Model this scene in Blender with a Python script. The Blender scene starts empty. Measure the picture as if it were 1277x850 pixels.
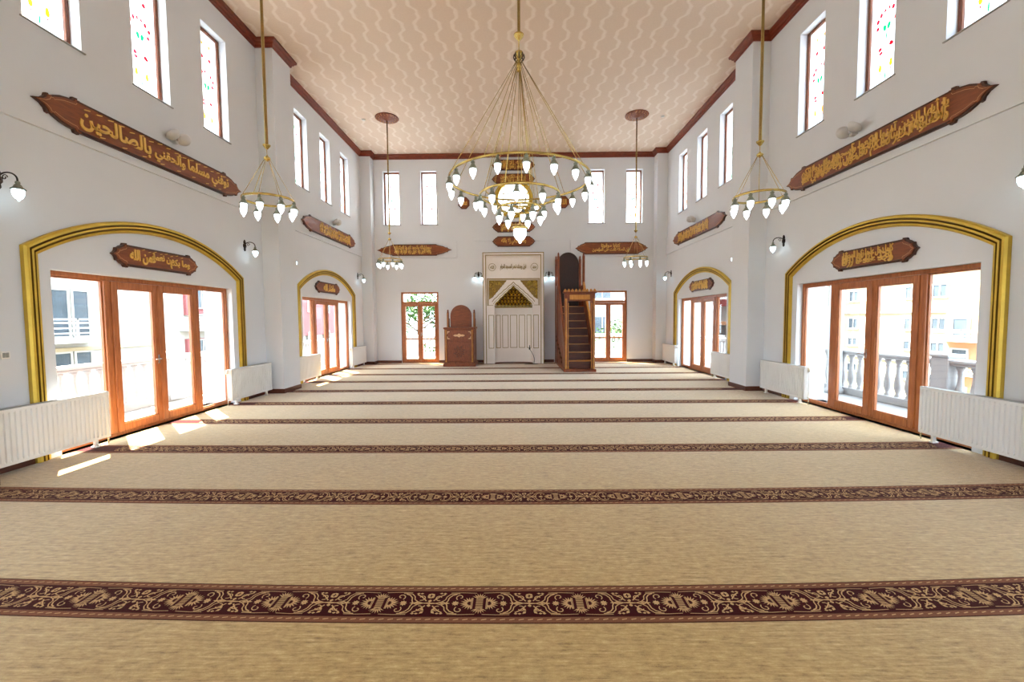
import bpy, bmesh, math, random, unicodedata
from mathutils import Vector, Matrix
random.seed(7)
PI = math.pi
SC = bpy.context.scene
COL = SC.collection

# ------------------------------------------------------------------ camera
cam_data = bpy.data.cameras.new('camera')
cam_data.sensor_width = 36.0
cam_data.lens = 522.24 / 1277 * 36.0
cam_data.clip_start = 0.05
cam_data.clip_end = 300
cam = bpy.data.objects.new('camera', cam_data)
COL.objects.link(cam)
_pit, _rol, _yaw = 0.0529, 0.0071, 0.009
_M = Matrix.Rotation(_yaw, 4, 'Z') @ Matrix.Rotation(PI / 2 - _pit, 4, 'X') @ Matrix.Rotation(-_rol, 4, 'Z')
cam.matrix_world = Matrix.Translation((0.05, 0.0, 1.6)) @ _M
SC.camera = cam

# ------------------------------------------------------------------ sky, sun, exposure
world = bpy.data.worlds.new('sky')
SC.world = world
world.use_nodes = True
_bg = world.node_tree.nodes['Background']
_bg.inputs[0].default_value = (0.76, 0.88, 1.0, 1)
_bg.inputs[1].default_value = 4.6
sun_data = bpy.data.lights.new('sun', 'SUN')
sun_data.energy = 26.0
sun_data.angle = math.radians(0.6)
sun_data.color = (1.0, 0.90, 0.76)
sun = bpy.data.objects.new('sun', sun_data)
COL.objects.link(sun)
sun.rotation_euler = Vector((-0.80, 0.78, 1.42)).to_track_quat('Z', 'Y').to_euler()
LAMP = 2.4          # radiance of the glass lamp shades
vs = SC.view_settings
vs.view_transform = 'Standard'
vs.look = 'None'
vs.exposure = 1.56
vs.gamma = 1.0
vs.use_curve_mapping = False
cy = SC.cycles
cy.max_bounces = 10
cy.diffuse_bounces = 6
cy.glossy_bounces = 4
cy.transmission_bounces = 8
cy.transparent_max_bounces = 16
cy.sample_clamp_indirect = 6.0
cy.caustics_reflective = False
cy.caustics_refractive = False

# ------------------------------------------------------------------ materials
def srgb(r, g, b):
    def f(c):
        c /= 255.0
        return c / 12.92 if c <= 0.04045 else ((c + 0.055) / 1.055) ** 2.4
    return (f(r), f(g), f(b), 1.0)

class NT:
    def __init__(s, name):
        s.m = bpy.data.materials.new(name)
        s.m.use_nodes = True
        s.t = s.m.node_tree
        s.n = s.t.nodes
        s.b = s.n['Principled BSDF']
        s.out = s.n['Material Output']
    def add(s, typ, **kw):
        n = s.n.new(typ)
        for k, v in kw.items():
            setattr(n, k, v)
        return n
    def link(s, a, b):
        s.t.links.new(a, b)
    def math(s, op, a, b=None, c=None):
        n = s.add('ShaderNodeMath', operation=op)
        for i, v in enumerate((a, b, c)):
            if v is None: continue
            if isinstance(v, (int, float)): n.inputs[i].default_value = v
            else: s.link(v, n.inputs[i])
        return n.outputs[0]
    def coords(s, scale=(1, 1, 1)):
        tc = s.add('ShaderNodeTexCoord')
        mp = s.add('ShaderNodeMapping')
        mp.inputs['Scale'].default_value = scale
        s.link(tc.outputs['Object'], mp.inputs['Vector'])
        return mp.outputs[0]
    def noise(s, vec, scale, detail=4, rough=0.6):
        n = s.add('ShaderNodeTexNoise')
        n.inputs['Scale'].default_value = scale
        n.inputs['Detail'].default_value = detail
        n.inputs['Roughness'].default_value = rough
        s.link(vec, n.inputs['Vector'])
        return n.outputs['Fac']
    def ramp(s, fac, stops):
        n = s.add('ShaderNodeValToRGB')
        e = n.color_ramp.elements
        e[0].position, e[0].color = stops[0]
        e[1].position, e[1].color = stops[-1]
        for p, c in stops[1:-1]:
            x = e.new(p); x.color = c
        s.link(fac, n.inputs[0])
        return n.outputs[0]
    def mix(s, fac, a, b):
        n = s.add('ShaderNodeMix', data_type='RGBA')
        if isinstance(fac, (int, float)): n.inputs[0].default_value = fac
        else: s.link(fac, n.inputs[0])
        for i, v in ((6, a), (7, b)):
            if isinstance(v, tuple): n.inputs[i].default_value = v
            else: s.link(v, n.inputs[i])
        return n.outputs[2]
    def bump(s, h, strength=0.3, dist=0.01):
        n = s.add('ShaderNodeBump')
        n.inputs['Strength'].default_value = strength
        n.inputs['Distance'].default_value = dist
        s.link(h, n.inputs['Height'])
        s.link(n.outputs[0], s.b.inputs['Normal'])

def plain(name, col, rough=0.6, metal=0.0, var=0.06, nscale=8, bump=0.0, spec=0.5, stretch=(1, 1, 1)):
    t = NT(name)
    c = srgb(*col)
    v = t.coords(stretch)
    nz = t.noise(v, nscale)
    dk = tuple(x * (1 - var) for x in c[:3]) + (1,)
    lt = tuple(min(1, x * (1 + var)) for x in c[:3]) + (1,)
    t.link(t.ramp(nz, [(0.3, dk), (0.7, lt)]), t.b.inputs['Base Color'])
    t.b.inputs['Roughness'].default_value = rough
    t.b.inputs['Metallic'].default_value = metal
    t.b.inputs['Specular IOR Level'].default_value = spec
    if bump: t.bump(nz, bump, 0.004)
    return t.m

def wood(name, dark, light, rough=0.4, stretch=(12, 12, 1.2)):
    t = NT(name)
    v = t.coords(stretch)
    n1 = t.noise(v, 3.0, 6, 0.65)
    t.link(t.ramp(n1, [(0.3, srgb(*dark)), (0.7, srgb(*light))]), t.b.inputs['Base Color'])
    t.b.inputs['Roughness'].default_value = rough
    t.bump(n1, 0.12, 0.002)
    return t.m

M = {}
M['wall'] = plain('wall_paint', (220, 223, 227), 0.75, var=0.015, nscale=1.5, bump=0.05, spec=0.25)
M['outer'] = plain('outer_render', (196, 192, 186), 0.85, var=0.03, nscale=3, spec=0.2)
M['wood'] = wood('door_wood', (146, 80, 40), (190, 116, 64))
M['woodv'] = M['wood']
M['woodh'] = wood('door_wood_across', (128, 62, 26), (170, 92, 42), stretch=(1.2, 12, 12))
M['trim'] = wood('cornice_wood', (98, 34, 16), (138, 56, 28), 0.4, (3, 3, 14))
M['skirt'] = wood('skirting_wood', (72, 34, 20), (104, 54, 32), 0.45, (3, 3, 14))
M['darkframe'] = wood('window_wood', (92, 46, 24), (140, 76, 40), 0.45)
M['board'] = wood('board_walnut', (108, 50, 18), (148, 78, 34), 0.45, (1.5, 10, 10))
M['boardedge'] = wood('board_edge', (56, 30, 20), (86, 48, 30), 0.4, (2, 10, 10))
M['inlay'] = plain('inlay_line', (196, 142, 92), 0.5, var=0.1)
M['goldtext'] = plain('gilt_lettering', (232, 186, 90), 0.45, 0.15, var=0.08, nscale=20)
M['gold'] = plain('gold_paint', (206, 172, 62), 0.38, 0.45, var=0.12, nscale=5)
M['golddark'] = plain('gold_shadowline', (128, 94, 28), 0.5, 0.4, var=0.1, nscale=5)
M['goldleaf'] = plain('gold_leaf', (236, 184, 56), 0.3, 0.25, var=0.3, nscale=18)
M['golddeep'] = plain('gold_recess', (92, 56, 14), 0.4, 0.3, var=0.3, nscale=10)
M['spandrelgold'] = plain('spandrel_gold', (136, 106, 30), 0.4, 0.3, var=0.3, nscale=26)
M['brass'] = plain('brass', (206, 180, 104), 0.26, 0.85, var=0.08, nscale=6)
M['patina'] = plain('patinated_cap', (136, 142, 128), 0.45, 0.5, var=0.2, nscale=30)
M['iron'] = plain('dark_bronze', (52, 40, 36), 0.4, 0.6, var=0.15, nscale=20)
M['radiator'] = plain('radiator_enamel', (226, 226, 224), 0.35, var=0.01, nscale=2)
M['radgrille'] = plain('radiator_grille', (176, 178, 178), 0.4, var=0.03)
M['chrome'] = plain('chrome', (200, 200, 200), 0.2, 0.9, var=0.03)
M['plastic'] = plain('white_plastic', (232, 230, 224), 0.4, var=0.01)
M['black'] = plain('black_rubber', (22, 22, 24), 0.5, var=0.1)
M['greymetal'] = plain('grey_housing', (206, 206, 206), 0.45, 0.2, var=0.08)
M['lens'] = plain('lamp_lens', (186, 188, 188), 0.15, 0.3, var=0.03)
M['marble'] = plain('white_marble', (240, 232, 224), 0.35, var=0.02, nscale=3)
M['mihrabgold'] = plain('gilt_line', (148, 124, 54), 0.5, 0.2, var=0.1)
M['carved'] = wood('carved_walnut', (104, 48, 24), (150, 78, 40), 0.4, (10, 10, 3))
M['carveddark'] = wood('carved_walnut_dark', (34, 16, 12), (58, 28, 20), 0.45, (10, 10, 3))
M['riser'] = wood('stair_riser', (62, 28, 18), (96, 46, 28), 0.45, (2, 10, 10))  # walnut darkened to carry the shadow inside the stair
M['oak'] = wood('golden_oak', (176, 112, 40), (214, 150, 66), 0.35, (10, 10, 1.5))
M['ivory'] = plain('ivory_inlay', (226, 186, 140), 0.4, var=0.05)
M['sill'] = plain('stone_sill', (150, 150, 146), 0.5, var=0.06)
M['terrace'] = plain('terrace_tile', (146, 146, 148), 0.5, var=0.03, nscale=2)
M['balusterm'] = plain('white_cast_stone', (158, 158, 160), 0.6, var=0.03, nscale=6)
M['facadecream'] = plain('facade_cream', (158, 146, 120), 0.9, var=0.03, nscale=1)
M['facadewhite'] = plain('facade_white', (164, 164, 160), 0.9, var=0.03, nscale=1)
M['facadepeach'] = plain('facade_peach', (184, 134, 98), 0.9, var=0.04, nscale=1)
M['facadepink'] = plain('facade_pink', (140, 78, 80), 0.9, var=0.05, nscale=1)
M['facadered'] = plain('facade_red', (132, 52, 50), 0.9, var=0.05, nscale=1)
M['roofsheet'] = plain('roof_sheet', (120, 112, 106), 0.7, var=0.05, nscale=2)
M['winglass'] = plain('far_window_glass', (66, 76, 86), 0.15, 0.1, var=0.3, nscale=1)
M['railwhite'] = plain('railing_white', (170, 172, 174), 0.5, var=0.03)
M['railblack'] = plain('railing_black', (30, 32, 34), 0.5, var=0.05)
M['ground'] = plain('pavement', (120, 116, 110), 0.9, var=0.08, nscale=1)
M['bark'] = plain('bark', (92, 74, 56), 0.9, var=0.25, nscale=10, bump=0.4)
M['leaf'] = plain('leaf_green', (52, 84, 32), 0.8, var=0.35, nscale=3, spec=0.2)
M['slab'] = plain('screed', (150, 146, 140), 0.9, var=0.06)
M['blue'] = plain('blue_cloth', (40, 80, 190), 0.8, var=0.1)

def carpet_material():
    t = NT('carpet_pile')
    tc = t.add('ShaderNodeTexCoord')
    def mp(sc):
        m = t.add('ShaderNodeMapping'); m.inputs['Scale'].default_value = sc
        t.link(tc.outputs['Object'], m.inputs['Vector']); return m.outputs[0]
    streak = t.noise(mp((1.6, 26, 1)), 3.0, 6, 0.7)
    mott = t.noise(mp((4, 9, 1)), 4.0, 6, 0.75)
    fine = t.noise(mp((60, 170, 1)), 3.0, 3, 0.8)
    big = t.noise(mp((0.5, 0.8, 1)), 1.2, 3, 0.5)
    f = t.math('ADD', t.math('MULTIPLY', streak, 0.36), t.math('MULTIPLY', mott, 0.38))
    f = t.math('ADD', f, t.math('MULTIPLY', fine, 0.26))
    c = t.ramp(f, [(0.40, srgb(116, 84, 34)), (0.47, srgb(168, 134, 76)), (0.54, srgb(188, 155, 96)), (0.63, srgb(220, 192, 138))])
    c2 = t.mix(t.math('MULTIPLY', big, 0.22), c, srgb(214, 192, 150))
    t.link(c2, t.b.inputs['Base Color'])
    t.b.inputs['Roughness'].default_value = 0.95
    t.b.inputs['Specular IOR Level'].default_value = 0.15
    t.b.inputs['Sheen Weight'].default_value = 0.7
    t.b.inputs['Sheen Roughness'].default_value = 0.35
    t.b.inputs['Sheen Tint'].default_value = (1, .97, .92, 1)
    t.bump(f, 0.5, 0.006)
    return t.m
M['carpet'] = carpet_material()
def pile(name, a, b):
    t = NT(name)
    v = t.coords((120, 200, 1))
    n = t.noise(v, 2.0, 3, 0.7)
    t.link(t.ramp(n, [(0.35, srgb(*a)), (0.65, srgb(*b))]), t.b.inputs['Base Color'])
    t.b.inputs['Roughness'].default_value = 0.95
    t.b.inputs['Specular IOR Level'].default_value = 0.1
    t.b.inputs['Sheen Weight'].default_value = 0.2
    t.b.inputs['Sheen Roughness'].default_value = 0.28
    t.b.inputs['Sheen Tint'].default_value = (1, .62, .52, 1)
    t.bump(n, 0.4, 0.004)
    return t.m
M['maroon'] = pile('maroon_pile', (40, 4, 8), (70, 12, 14))
M['rose'] = pile('rose_brown_pile', (104, 62, 42), (142, 94, 68))
M['sand'] = pile('sand_pile', (176, 136, 92), (212, 174, 126))
M['darkline'] = pile('dark_edge_pile', (58, 28, 20), (84, 46, 34))

def ceiling_material():
    t = NT('ceiling_paper')
    tc = t.add('ShaderNodeTexCoord')
    sp = t.add('ShaderNodeSeparateXYZ')
    t.link(tc.outputs['Object'], sp.inputs[0])
    x, y = sp.outputs[0], sp.outputs[1]
    wob = t.noise(t.coords((1, 1, 1)), 9.0, 2, 0.5)
    P = 0.375
    n = t.math('ROUND', t.math('DIVIDE', x, P))
    xl = t.math('SUBTRACT', x, t.math('MULTIPLY', n, P))
    sign = t.math('COSINE', t.math('MULTIPLY', n, PI))
    ph = t.math('MULTIPLY', y, 2 * PI / 0.66)
    wav = t.math('ADD', t.math('MULTIPLY', t.math('SINE', ph), 0.068), t.math('MULTIPLY', t.math('SINE', t.math('MULTIPLY', ph, 3.0)), 0.016))
    off = t.math('MULTIPLY', wav, sign)
    d = t.math('ABSOLUTE', t.math('SUBTRACT', xl, off))
    d = t.math('ADD', d, t.math('MULTIPLY', t.math('SUBTRACT', wob, 0.5), 0.05))
    mr = t.add('ShaderNodeMapRange'); mr.interpolation_type = 'SMOOTHSTEP'
    t.link(d, mr.inputs[0])
    mr.inputs[1].default_value = 0.012; mr.inputs[2].default_value = 0.06
    mr.inputs[3].default_value = 1.0; mr.inputs[4].default_value = 0.0
    fine = t.noise(t.coords((14, 40, 1)), 3.0, 4, 0.7)
    base = t.ramp(fine, [(0.3, srgb(218, 196, 176)), (0.7, srgb(230, 210, 190))])
    hi = t.ramp(fine, [(0.3, srgb(232, 214, 198)), (0.7, srgb(244, 230, 216))])
    t.link(t.mix(mr.outputs[0], base, hi), t.b.inputs['Base Color'])
    t.b.inputs['Roughness'].default_value = 0.6
    t.b.inputs['Specular IOR Level'].default_value = 0.2
    return t.m
M['ceiling'] = ceiling_material()

def glass_material():
    t = NT('clear_glass')
    tr = t.add('ShaderNodeBsdfTransparent')
    tr.inputs[0].default_value = (0.96, 0.98, 0.98, 1)
    gl = t.add('ShaderNodeBsdfGlossy')
    gl.inputs['Roughness'].default_value = 0.03
    lw = t.add('ShaderNodeLayerWeight'); lw.inputs[0].default_value = 0.5
    fac = t.math('ADD', 0.035, t.math('MULTIPLY', t.math('POWER', lw.outputs['Facing'], 5.0), 0.6))
    mx = t.add('ShaderNodeMixShader')
    t.link(fac, mx.inputs[0]); t.link(tr.outputs[0], mx.inputs[1]); t.link(gl.outputs[0], mx.inputs[2])
    t.link(mx.outputs[0], t.out.inputs[0])
    return t.m
M['glass'] = glass_material()
def milk_glass(name, col, tcol, k=0.5):
    t = NT(name)
    tl = t.add('ShaderNodeBsdfTranslucent'); tl.inputs[0].default_value = srgb(*col)
    tr = t.add('ShaderNodeBsdfTransparent'); tr.inputs[0].default_value = srgb(*tcol)
    v = t.coords((1, 1, 1)); n = t.noise(v, 6, 3, 0.6)
    mx = t.add('ShaderNodeMixShader')
    t.link(t.math('ADD', t.math('MULTIPLY', n, 0.1), k), mx.inputs[0])
    t.link(tl.outputs[0], mx.inputs[1]); t.link(tr.outputs[0], mx.inputs[2])
    t.link(mx.outputs[0], t.out.inputs[0])
    return t.m
M['milk'] = milk_glass('milk_glass', (246, 250, 252), (232, 240, 248), -0.03)
M['petalred'] = milk_glass('red_glass', (226, 60, 84), (232, 70, 96), 0.8)
M['petalorange'] = milk_glass('orange_glass', (250, 168, 60), (250, 176, 80), 0.8)
M['petalgreen'] = milk_glass('green_glass', (40, 190, 130), (60, 200, 140), 0.8)

def emitter(name, col, strength, edge=0.55):
    t = NT(name)
    em = t.add('ShaderNodeEmission')
    em.inputs[0].default_value = srgb(*col)
    em.inputs[1].default_value = strength
    t.link(em.outputs[0], t.out.inputs[0])
    return t.m
M['lampglass'] = emitter('lit_lamp_glass', (236, 246, 255), LAMP)
M['sconceglass'] = emitter('lit_wall_lamp_glass', (214, 244, 255), LAMP * 1.3)

# ------------------------------------------------------------------ mesh helpers
class MB:
    def __init__(s): s.v = []; s.f = []; s.mi = []; s.sm = []
    def add(s, vs_, fs, mi=0, smooth=False):
        o = len(s.v); s.v += [tuple(v) for v in vs_]
        for f in fs:
            s.f.append(tuple(i + o for i in f)); s.mi.append(mi); s.sm.append(smooth)
    def box(s, x0, x1, y0, y1, z0, z1, mi=0):
        vs_ = [(x, y, z) for x in (x0, x1) for y in (y0, y1) for z in (z0, z1)]
        s.add(vs_, [(0, 1, 3, 2), (4, 6, 7, 5), (0, 4, 5, 1), (2, 3, 7, 6), (0, 2, 6, 4), (1, 5, 7, 3)], mi)
    def bbox(s, x0, x1, y0, y1, z0, z1, b=0.005, mi=0):
        """box with chamfered vertical/horizontal edges"""
        xs, ys, zs = (x0, x1), (y0, y1), (z0, z1)
        vs_ = []; idx = {}
        for i in (0, 1):
            for j in (0, 1):
                for k in (0, 1):
                    for a in range(3):
                        p = [xs[i], ys[j], zs[k]]
                        for q, (e, lo) in enumerate(((i, 0), (j, 0), (k, 0))):
                            if q != a: p[q] += b if (i, j, k)[q] == 0 else -b
                        idx[(i, j, k, a)] = len(vs_); vs_.append(p)
        fs = []
        R4 = [(0, 0), (1, 0), (1, 1), (0, 1)]
        for a in range(3):
            for side in (0, 1):
                f = []
                for (p, q) in R4:
                    c = [0, 0, 0]; c[a] = side; c[(a + 1) % 3] = p; c[(a + 2) % 3] = q
                    f.append(idx[(c[0], c[1], c[2], a)])
                fs.append(tuple(f if side else f[::-1]))
        for a in range(3):          # edges along axis a
            b1, b2 = (a + 1) % 3, (a + 2) % 3
            for p in (0, 1):
                for q in (0, 1):
                    f = []
                    for side, order in ((0, (b1, b2)), (1, (b2, b1))):
                        for w in order:
                            c = [0, 0, 0]; c[a] = side; c[b1] = p; c[b2] = q
                            f.append(idx[(c[0], c[1], c[2], w)])
                    fs.append(tuple(f if (p ^ q) else f[::-1]))
        for i in (0, 1):
            for j in (0, 1):
                for k in (0, 1):
                    f = [idx[(i, j, k, 0)], idx[(i, j, k, 1)], idx[(i, j, k, 2)]]
                    fs.append(tuple(f if (i + j + k) % 2 else f[::-1]))
        s.add(vs_, fs, mi)
    def lathe(s, prof, n=16, c=(0, 0, 0), mi=0, smooth=True, axis='Z'):
        vs_ = []
        for r, z in prof:
            for k in range(n):
                a = 2 * PI * k / n
                p = (r * math.cos(a), r * math.sin(a), z)
                if axis == 'Y': p = (p[0], p[2], p[1])
                if axis == 'X': p = (p[2], p[0], p[1])
                vs_.append((c[0] + p[0], c[1] + p[1], c[2] + p[2]))
        fs = []
        for i in range(len(prof) - 1):
            for k in range(n):
                a, b = i * n + k, i * n + (k + 1) % n
                fs.append((a, b, b + n, a + n))
        fs.append(tuple(range(n))[::-1]); fs.append(tuple(range((len(prof) - 1) * n, len(prof) * n)))
        s.add(vs_, fs, mi, smooth)
    def tube(s, pts, r, n=8, mi=0, closed=False, smooth=True):
        pts = [Vector(p) for p in pts]; N = len(pts); vs_ = []
        rr = r if isinstance(r, (list, tuple)) else [r] * N
        up = None
        for i, p in enumerate(pts):
            if closed: t = pts[(i + 1) % N] - pts[i - 1]
            else: t = pts[min(i + 1, N - 1)] - pts[max(i - 1, 0)]
            if t.length < 1e-9: t = Vector((0, 0, 1))
            t.normalize()
            if up is None:
                up = Vector((0, 0, 1)) if abs(t.z) < 0.9 else Vector((1, 0, 0))
            a = t.cross(up); a.normalize(); b = a.cross(t); up = b
            for k in range(n):
                th = 2 * PI * k / n
                vs_.append(p + (a * math.cos(th) + b * math.sin(th)) * rr[i])
        fs = []
        for i in range(N if closed else N - 1):
            j = (i + 1) % N
            for k in range(n):
                l = (k + 1) % n
                fs.append((i * n + k, i * n + l, j * n + l, j * n + k))
        if not closed:
            fs.append(tuple(range(n))[::-1]); fs.append(tuple(range((N - 1) * n, N * n)))
        s.add(vs_, fs, mi, smooth)
    def ring(s, R, c, w, h, seg=48, mi=0):
        """flat hoop of rectangular-rounded section"""
        pf = [(R - w, -h * .6), (R - w, h * .6), (R - w * .5, h), (R + w * .5, h), (R + w, h * .6), (R + w, -h * .6), (R + w * .5, -h), (R - w * .5, -h)]
        vs_ = []; n = len(pf)
        for k in range(seg):
            a = 2 * PI * k / seg
            for r, z in pf: vs_.append((c[0] + r * math.cos(a), c[1] + r * math.sin(a), c[2] + z))
        fs = []
        for k in range(seg):
            l = (k + 1) % seg
            for i in range(n):
                j = (i + 1) % n
                fs.append((k * n + i, l * n + i, l * n + j, k * n + j))
        s.add(vs_, fs, mi, True)
    def prism(s, poly, y0, y1, mi=0, side=None):
        """polygon in the xz plane (counter-clockwise seen from -y), extruded y0..y1"""
        n = len(poly)
        vs_ = [(x, y0, z) for x, z in poly] + [(x, y1, z) for x, z in poly]
        s.add(vs_, [tuple(range(n)), tuple(range(n, 2 * n))[::-1]], mi)
        s.add(vs_, [(i, i + n, (i + 1) % n + n, (i + 1) % n) for i in range(n)], mi if side is None else side)
    def build(s, name, mats, parent=None, fix=True):
        me = bpy.data.meshes.new(name)
        me.from_pydata(s.v, [], s.f)
        if not isinstance(mats, (list, tuple)): mats = [mats]
        for m in mats: me.materials.append(m)
        me.polygons.foreach_set('material_index', s.mi)
        me.polygons.foreach_set('use_smooth', s.sm)
        if fix:
            bm = bmesh.new(); bm.from_mesh(me)
            bmesh.ops.recalc_face_normals(bm, faces=bm.faces)
            bm.to_mesh(me); bm.free()
        me.update()
        return put(name, me, parent)

def put(name, me, parent=None):
    o = bpy.data.objects.new(name, me)
    COL.objects.link(o)
    if parent: o.parent = parent
    return o

def root(name, label=None, cat=None, loc=(0, 0, 0), rz=0.0, group=None, kind=None):
    o = bpy.data.objects.new(name, None)
    o.empty_display_size = 0.1
    COL.objects.link(o)
    o.location = loc; o.rotation_euler = (0, 0, rz)
    tag(o, label, cat, group, kind)
    return o
def tag(o, label=None, cat=None, group=None, kind=None):
    if label: o['label'] = label
    if cat: o['category'] = cat
    if group: o['group'] = group
    if kind: o['kind'] = kind
    return o
KIDS = {}
def children(o):
    return [c for c in bpy.data.objects if c.parent is o]
def copy_tree(o, parent=None):
    c = o.copy(); COL.objects.link(c)
    if parent is not None: c.parent = parent
    for ch in children(o): copy_tree(ch, c)
    return c
def copy_thing(o, loc, rz, label):
    c = copy_tree(o); c.location = loc; c.rotation_euler = (0, 0, rz); c['label'] = label
    return c

# wall-mounted things are modelled with x to the right, z up and -y out of the wall
LEFT, BACK, RIGHT = PI / 2, 0.0, -PI / 2
WX = 5.42          # half width of the hall
YB = 15.35         # far wall
YF = -3.3          # wall behind the camera
HC = 7.5           # ceiling
WT = 0.56          # wall thickness

# ------------------------------------------------------------------ lettering
NJ = set('اأإآدذرزوةىء')
def shape(t):
    """joins Arabic letters into their presentation forms, laid out right to left"""
    out = []
    for wd in t.split(' '):
        o = ''; i = 0; n = len(wd); prev = False
        while i < n:
            ch = wd[i]
            if ch == 'ل' and i + 1 < n and wd[i + 1] in 'اأإآ':
                nm = {'ا': 'ALEF', 'أ': 'ALEF WITH HAMZA ABOVE', 'إ': 'ALEF WITH HAMZA BELOW', 'آ': 'ALEF WITH MADDA ABOVE'}[wd[i + 1]]
                o += unicodedata.lookup('ARABIC LIGATURE LAM WITH ' + nm + (' FINAL FORM' if prev else ' ISOLATED FORM'))
                prev = False; i += 2; continue
            if ch == 'ء':
                o += unicodedata.lookup('ARABIC LETTER HAMZA ISOLATED FORM'); prev = False; i += 1; continue
            nxt = i + 1 < n and wd[i + 1] != 'ء' and ch not in NJ
            f = 'MEDIAL' if prev and nxt else 'FINAL' if prev else 'INITIAL' if nxt else 'ISOLATED'
            try: o += unicodedata.lookup(unicodedata.name(ch) + ' ' + f + ' FORM')
            except KeyError: o += ch
            prev = nxt; i += 1
        out.append(o[::-1])
    return ' '.join(out[::-1])

def text_geo(txt, bold=0.02):
    cu = bpy.data.curves.new('lettering', 'FONT')
    cu.body = shape(txt); cu.size = 1.0; cu.extrude = 0.0; cu.offset = bold; cu.resolution_u = 2
    ob = bpy.data.objects.new('lettering', cu)
    COL.objects.link(ob)
    dg = bpy.context.evaluated_depsgraph_get()
    me = bpy.data.meshes.new_from_object(ob.evaluated_get(dg))
    vs_ = [tuple(v.co) for v in me.vertices]; fs = [tuple(p.vertices) for p in me.polygons]
    bpy.data.objects.remove(ob); bpy.data.curves.remove(cu); bpy.data.meshes.remove(me)
    return vs_, fs

def lettering(lines, parent, mat, y, depth=0.012, name='lettering'):
    """lines: list of (text, x0, x1, z0, z1, bold); raised letters fitted to each box"""
    mb = MB()
    for txt, x0, x1, z0, z1, bold in lines:
        vs_, fs = text_geo(txt, bold)
        xs = [v[0] for v in vs_]; ys = [v[1] for v in vs_]
        ax, bx, ay, by = min(xs), max(xs), min(ys), max(ys)
        P = [(x0 + (v[0] - ax) / (bx - ax) * (x1 - x0), z0 + (v[1] - ay) / (by - ay) * (z1 - z0)) for v in vs_]
        n = len(P)
        mb.add([(p[0], y, p[1]) for p in P], fs)
        cnt = {}
        for f in fs:
            for i in range(len(f)):
                a, b = f[i], f[(i + 1) % len(f)]
                cnt[(min(a, b), max(a, b))] = cnt.get((min(a, b), max(a, b)), 0) + 1
        edge = [e for e, c in cnt.items() if c == 1]
        mb.add([(p[0], y, p[1]) for p in P] + [(p[0], y + depth, p[1]) for p in P], [(a, b, b + n, a + n) for a, b in edge])
    return mb.build(name, mat, parent, fix=False)

def dashes(mb, spots, y, depth=0.012):
    for x, z, w, h, sl in spots:
        mb.prism([(x, z), (x + w, z + sl), (x + w, z + sl + h), (x, z + h)], y, y + depth)

# ------------------------------------------------------------------ the shell
BAYS = [-5.15, 0.67, 6.49, 12.31]        # bay centres; the last two are in view
PIL = [(-8.36, -7.66), (-2.54, -1.84), (3.28, 3.98), (9.10, 9.80)]
PX = 5.05
HW = 1.575                                # half door opening
side_holes = []
for c in BAYS[1:]:
    side_holes.append((c - HW, c + HW, 0.0, 2.22))
    for k in (-1, 0, 1):
        side_holes.append((c + 1.37 * k - .0 - .32, c + 1.37 * k + .32, 5.01, 6.87))

def wall_panel(mb, holes, a0, a1, z0, z1, face, outer, axis):
    """wall slab between face and outer, running along axis ('Y' side wall, 'X' end wall), with openings"""
    A = sorted({a0, a1} | {h[0] for h in holes} | {h[1] for h in holes})
    Z = sorted({z0, z1} | {h[2] for h in holes} | {h[3] for h in holes})
    def hole(i, j):
        if i < 0 or j < 0 or i >= len(A) - 1 or j >= len(Z) - 1: return True
        ca, cz = (A[i] + A[i + 1]) / 2, (Z[j] + Z[j + 1]) / 2
        return any(h[0] < ca < h[1] and h[2] < cz < h[3] for h in holes)
    def P(a, d, z): return (d, a, z) if axis == 'Y' else (a, d, z)
    for i in range(len(A) - 1):
        for j in range(len(Z) - 1):
            if hole(i, j): continue
            a, b, c, d = A[i], A[i + 1], Z[j], Z[j + 1]
            mb.add([P(a, face, c), P(b, face, c), P(b, face, d), P(a, face, d)], [(0, 1, 2, 3)])
            mb.add([P(a, outer, c), P(b, outer, c), P(b, outer, d), P(a, outer, d)], [(0, 3, 2, 1)], 1)
            for ok, q in ((hole(i - 1, j), (a, a, c, d)), (hole(i + 1, j), (b, b, c, d))):
                if ok: mb.add([P(q[0], face, q[2]), P(q[0], outer, q[2]), P(q[0], outer, q[3]), P(q[0], face, q[3])], [(0, 1, 2, 3)])
            for ok, z in ((hole(i, j - 1), c), (hole(i, j + 1), d)):
                if ok: mb.add([P(a, face, z), P(b, face, z), P(b, outer, z), P(a, outer, z)], [(0, 1, 2, 3)])

for sg, nm, lab in ((-1, 'wall_left', 'left white wall'), (1, 'wall_right', 'right white wall')):
    mb = MB()
    wall_panel(mb, side_holes, YF - .5, YB + .5, -0.2, HC + .35, sg * WX, sg * (WX + WT), 'Y')
    o = mb.build(nm, [M['wall'], M['outer']], fix=True)
    tag(o, kind='structure')
    for a, b in PIL[1:] + [(15.0, YB)]:
        x0, x1 = sorted((sg * PX, sg * WX))
        mb = MB(); mb.box(x0, x1, a, b, -0.011, HC)
        tag(mb.build('pilaster', M['wall']), kind='structure')
    # shallow band behind the long boards
    prev = YF
    for a, b in PIL[1:] + [(15.0, YB)]:
        x0, x1 = sorted((sg * (WX - .035), sg * WX))
        mb = MB(); mb.box(x0, x1, prev, a, 3.83, 4.43)
        tag(mb.build('trim_band', M['wall']), kind='structure')
        prev = b

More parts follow.
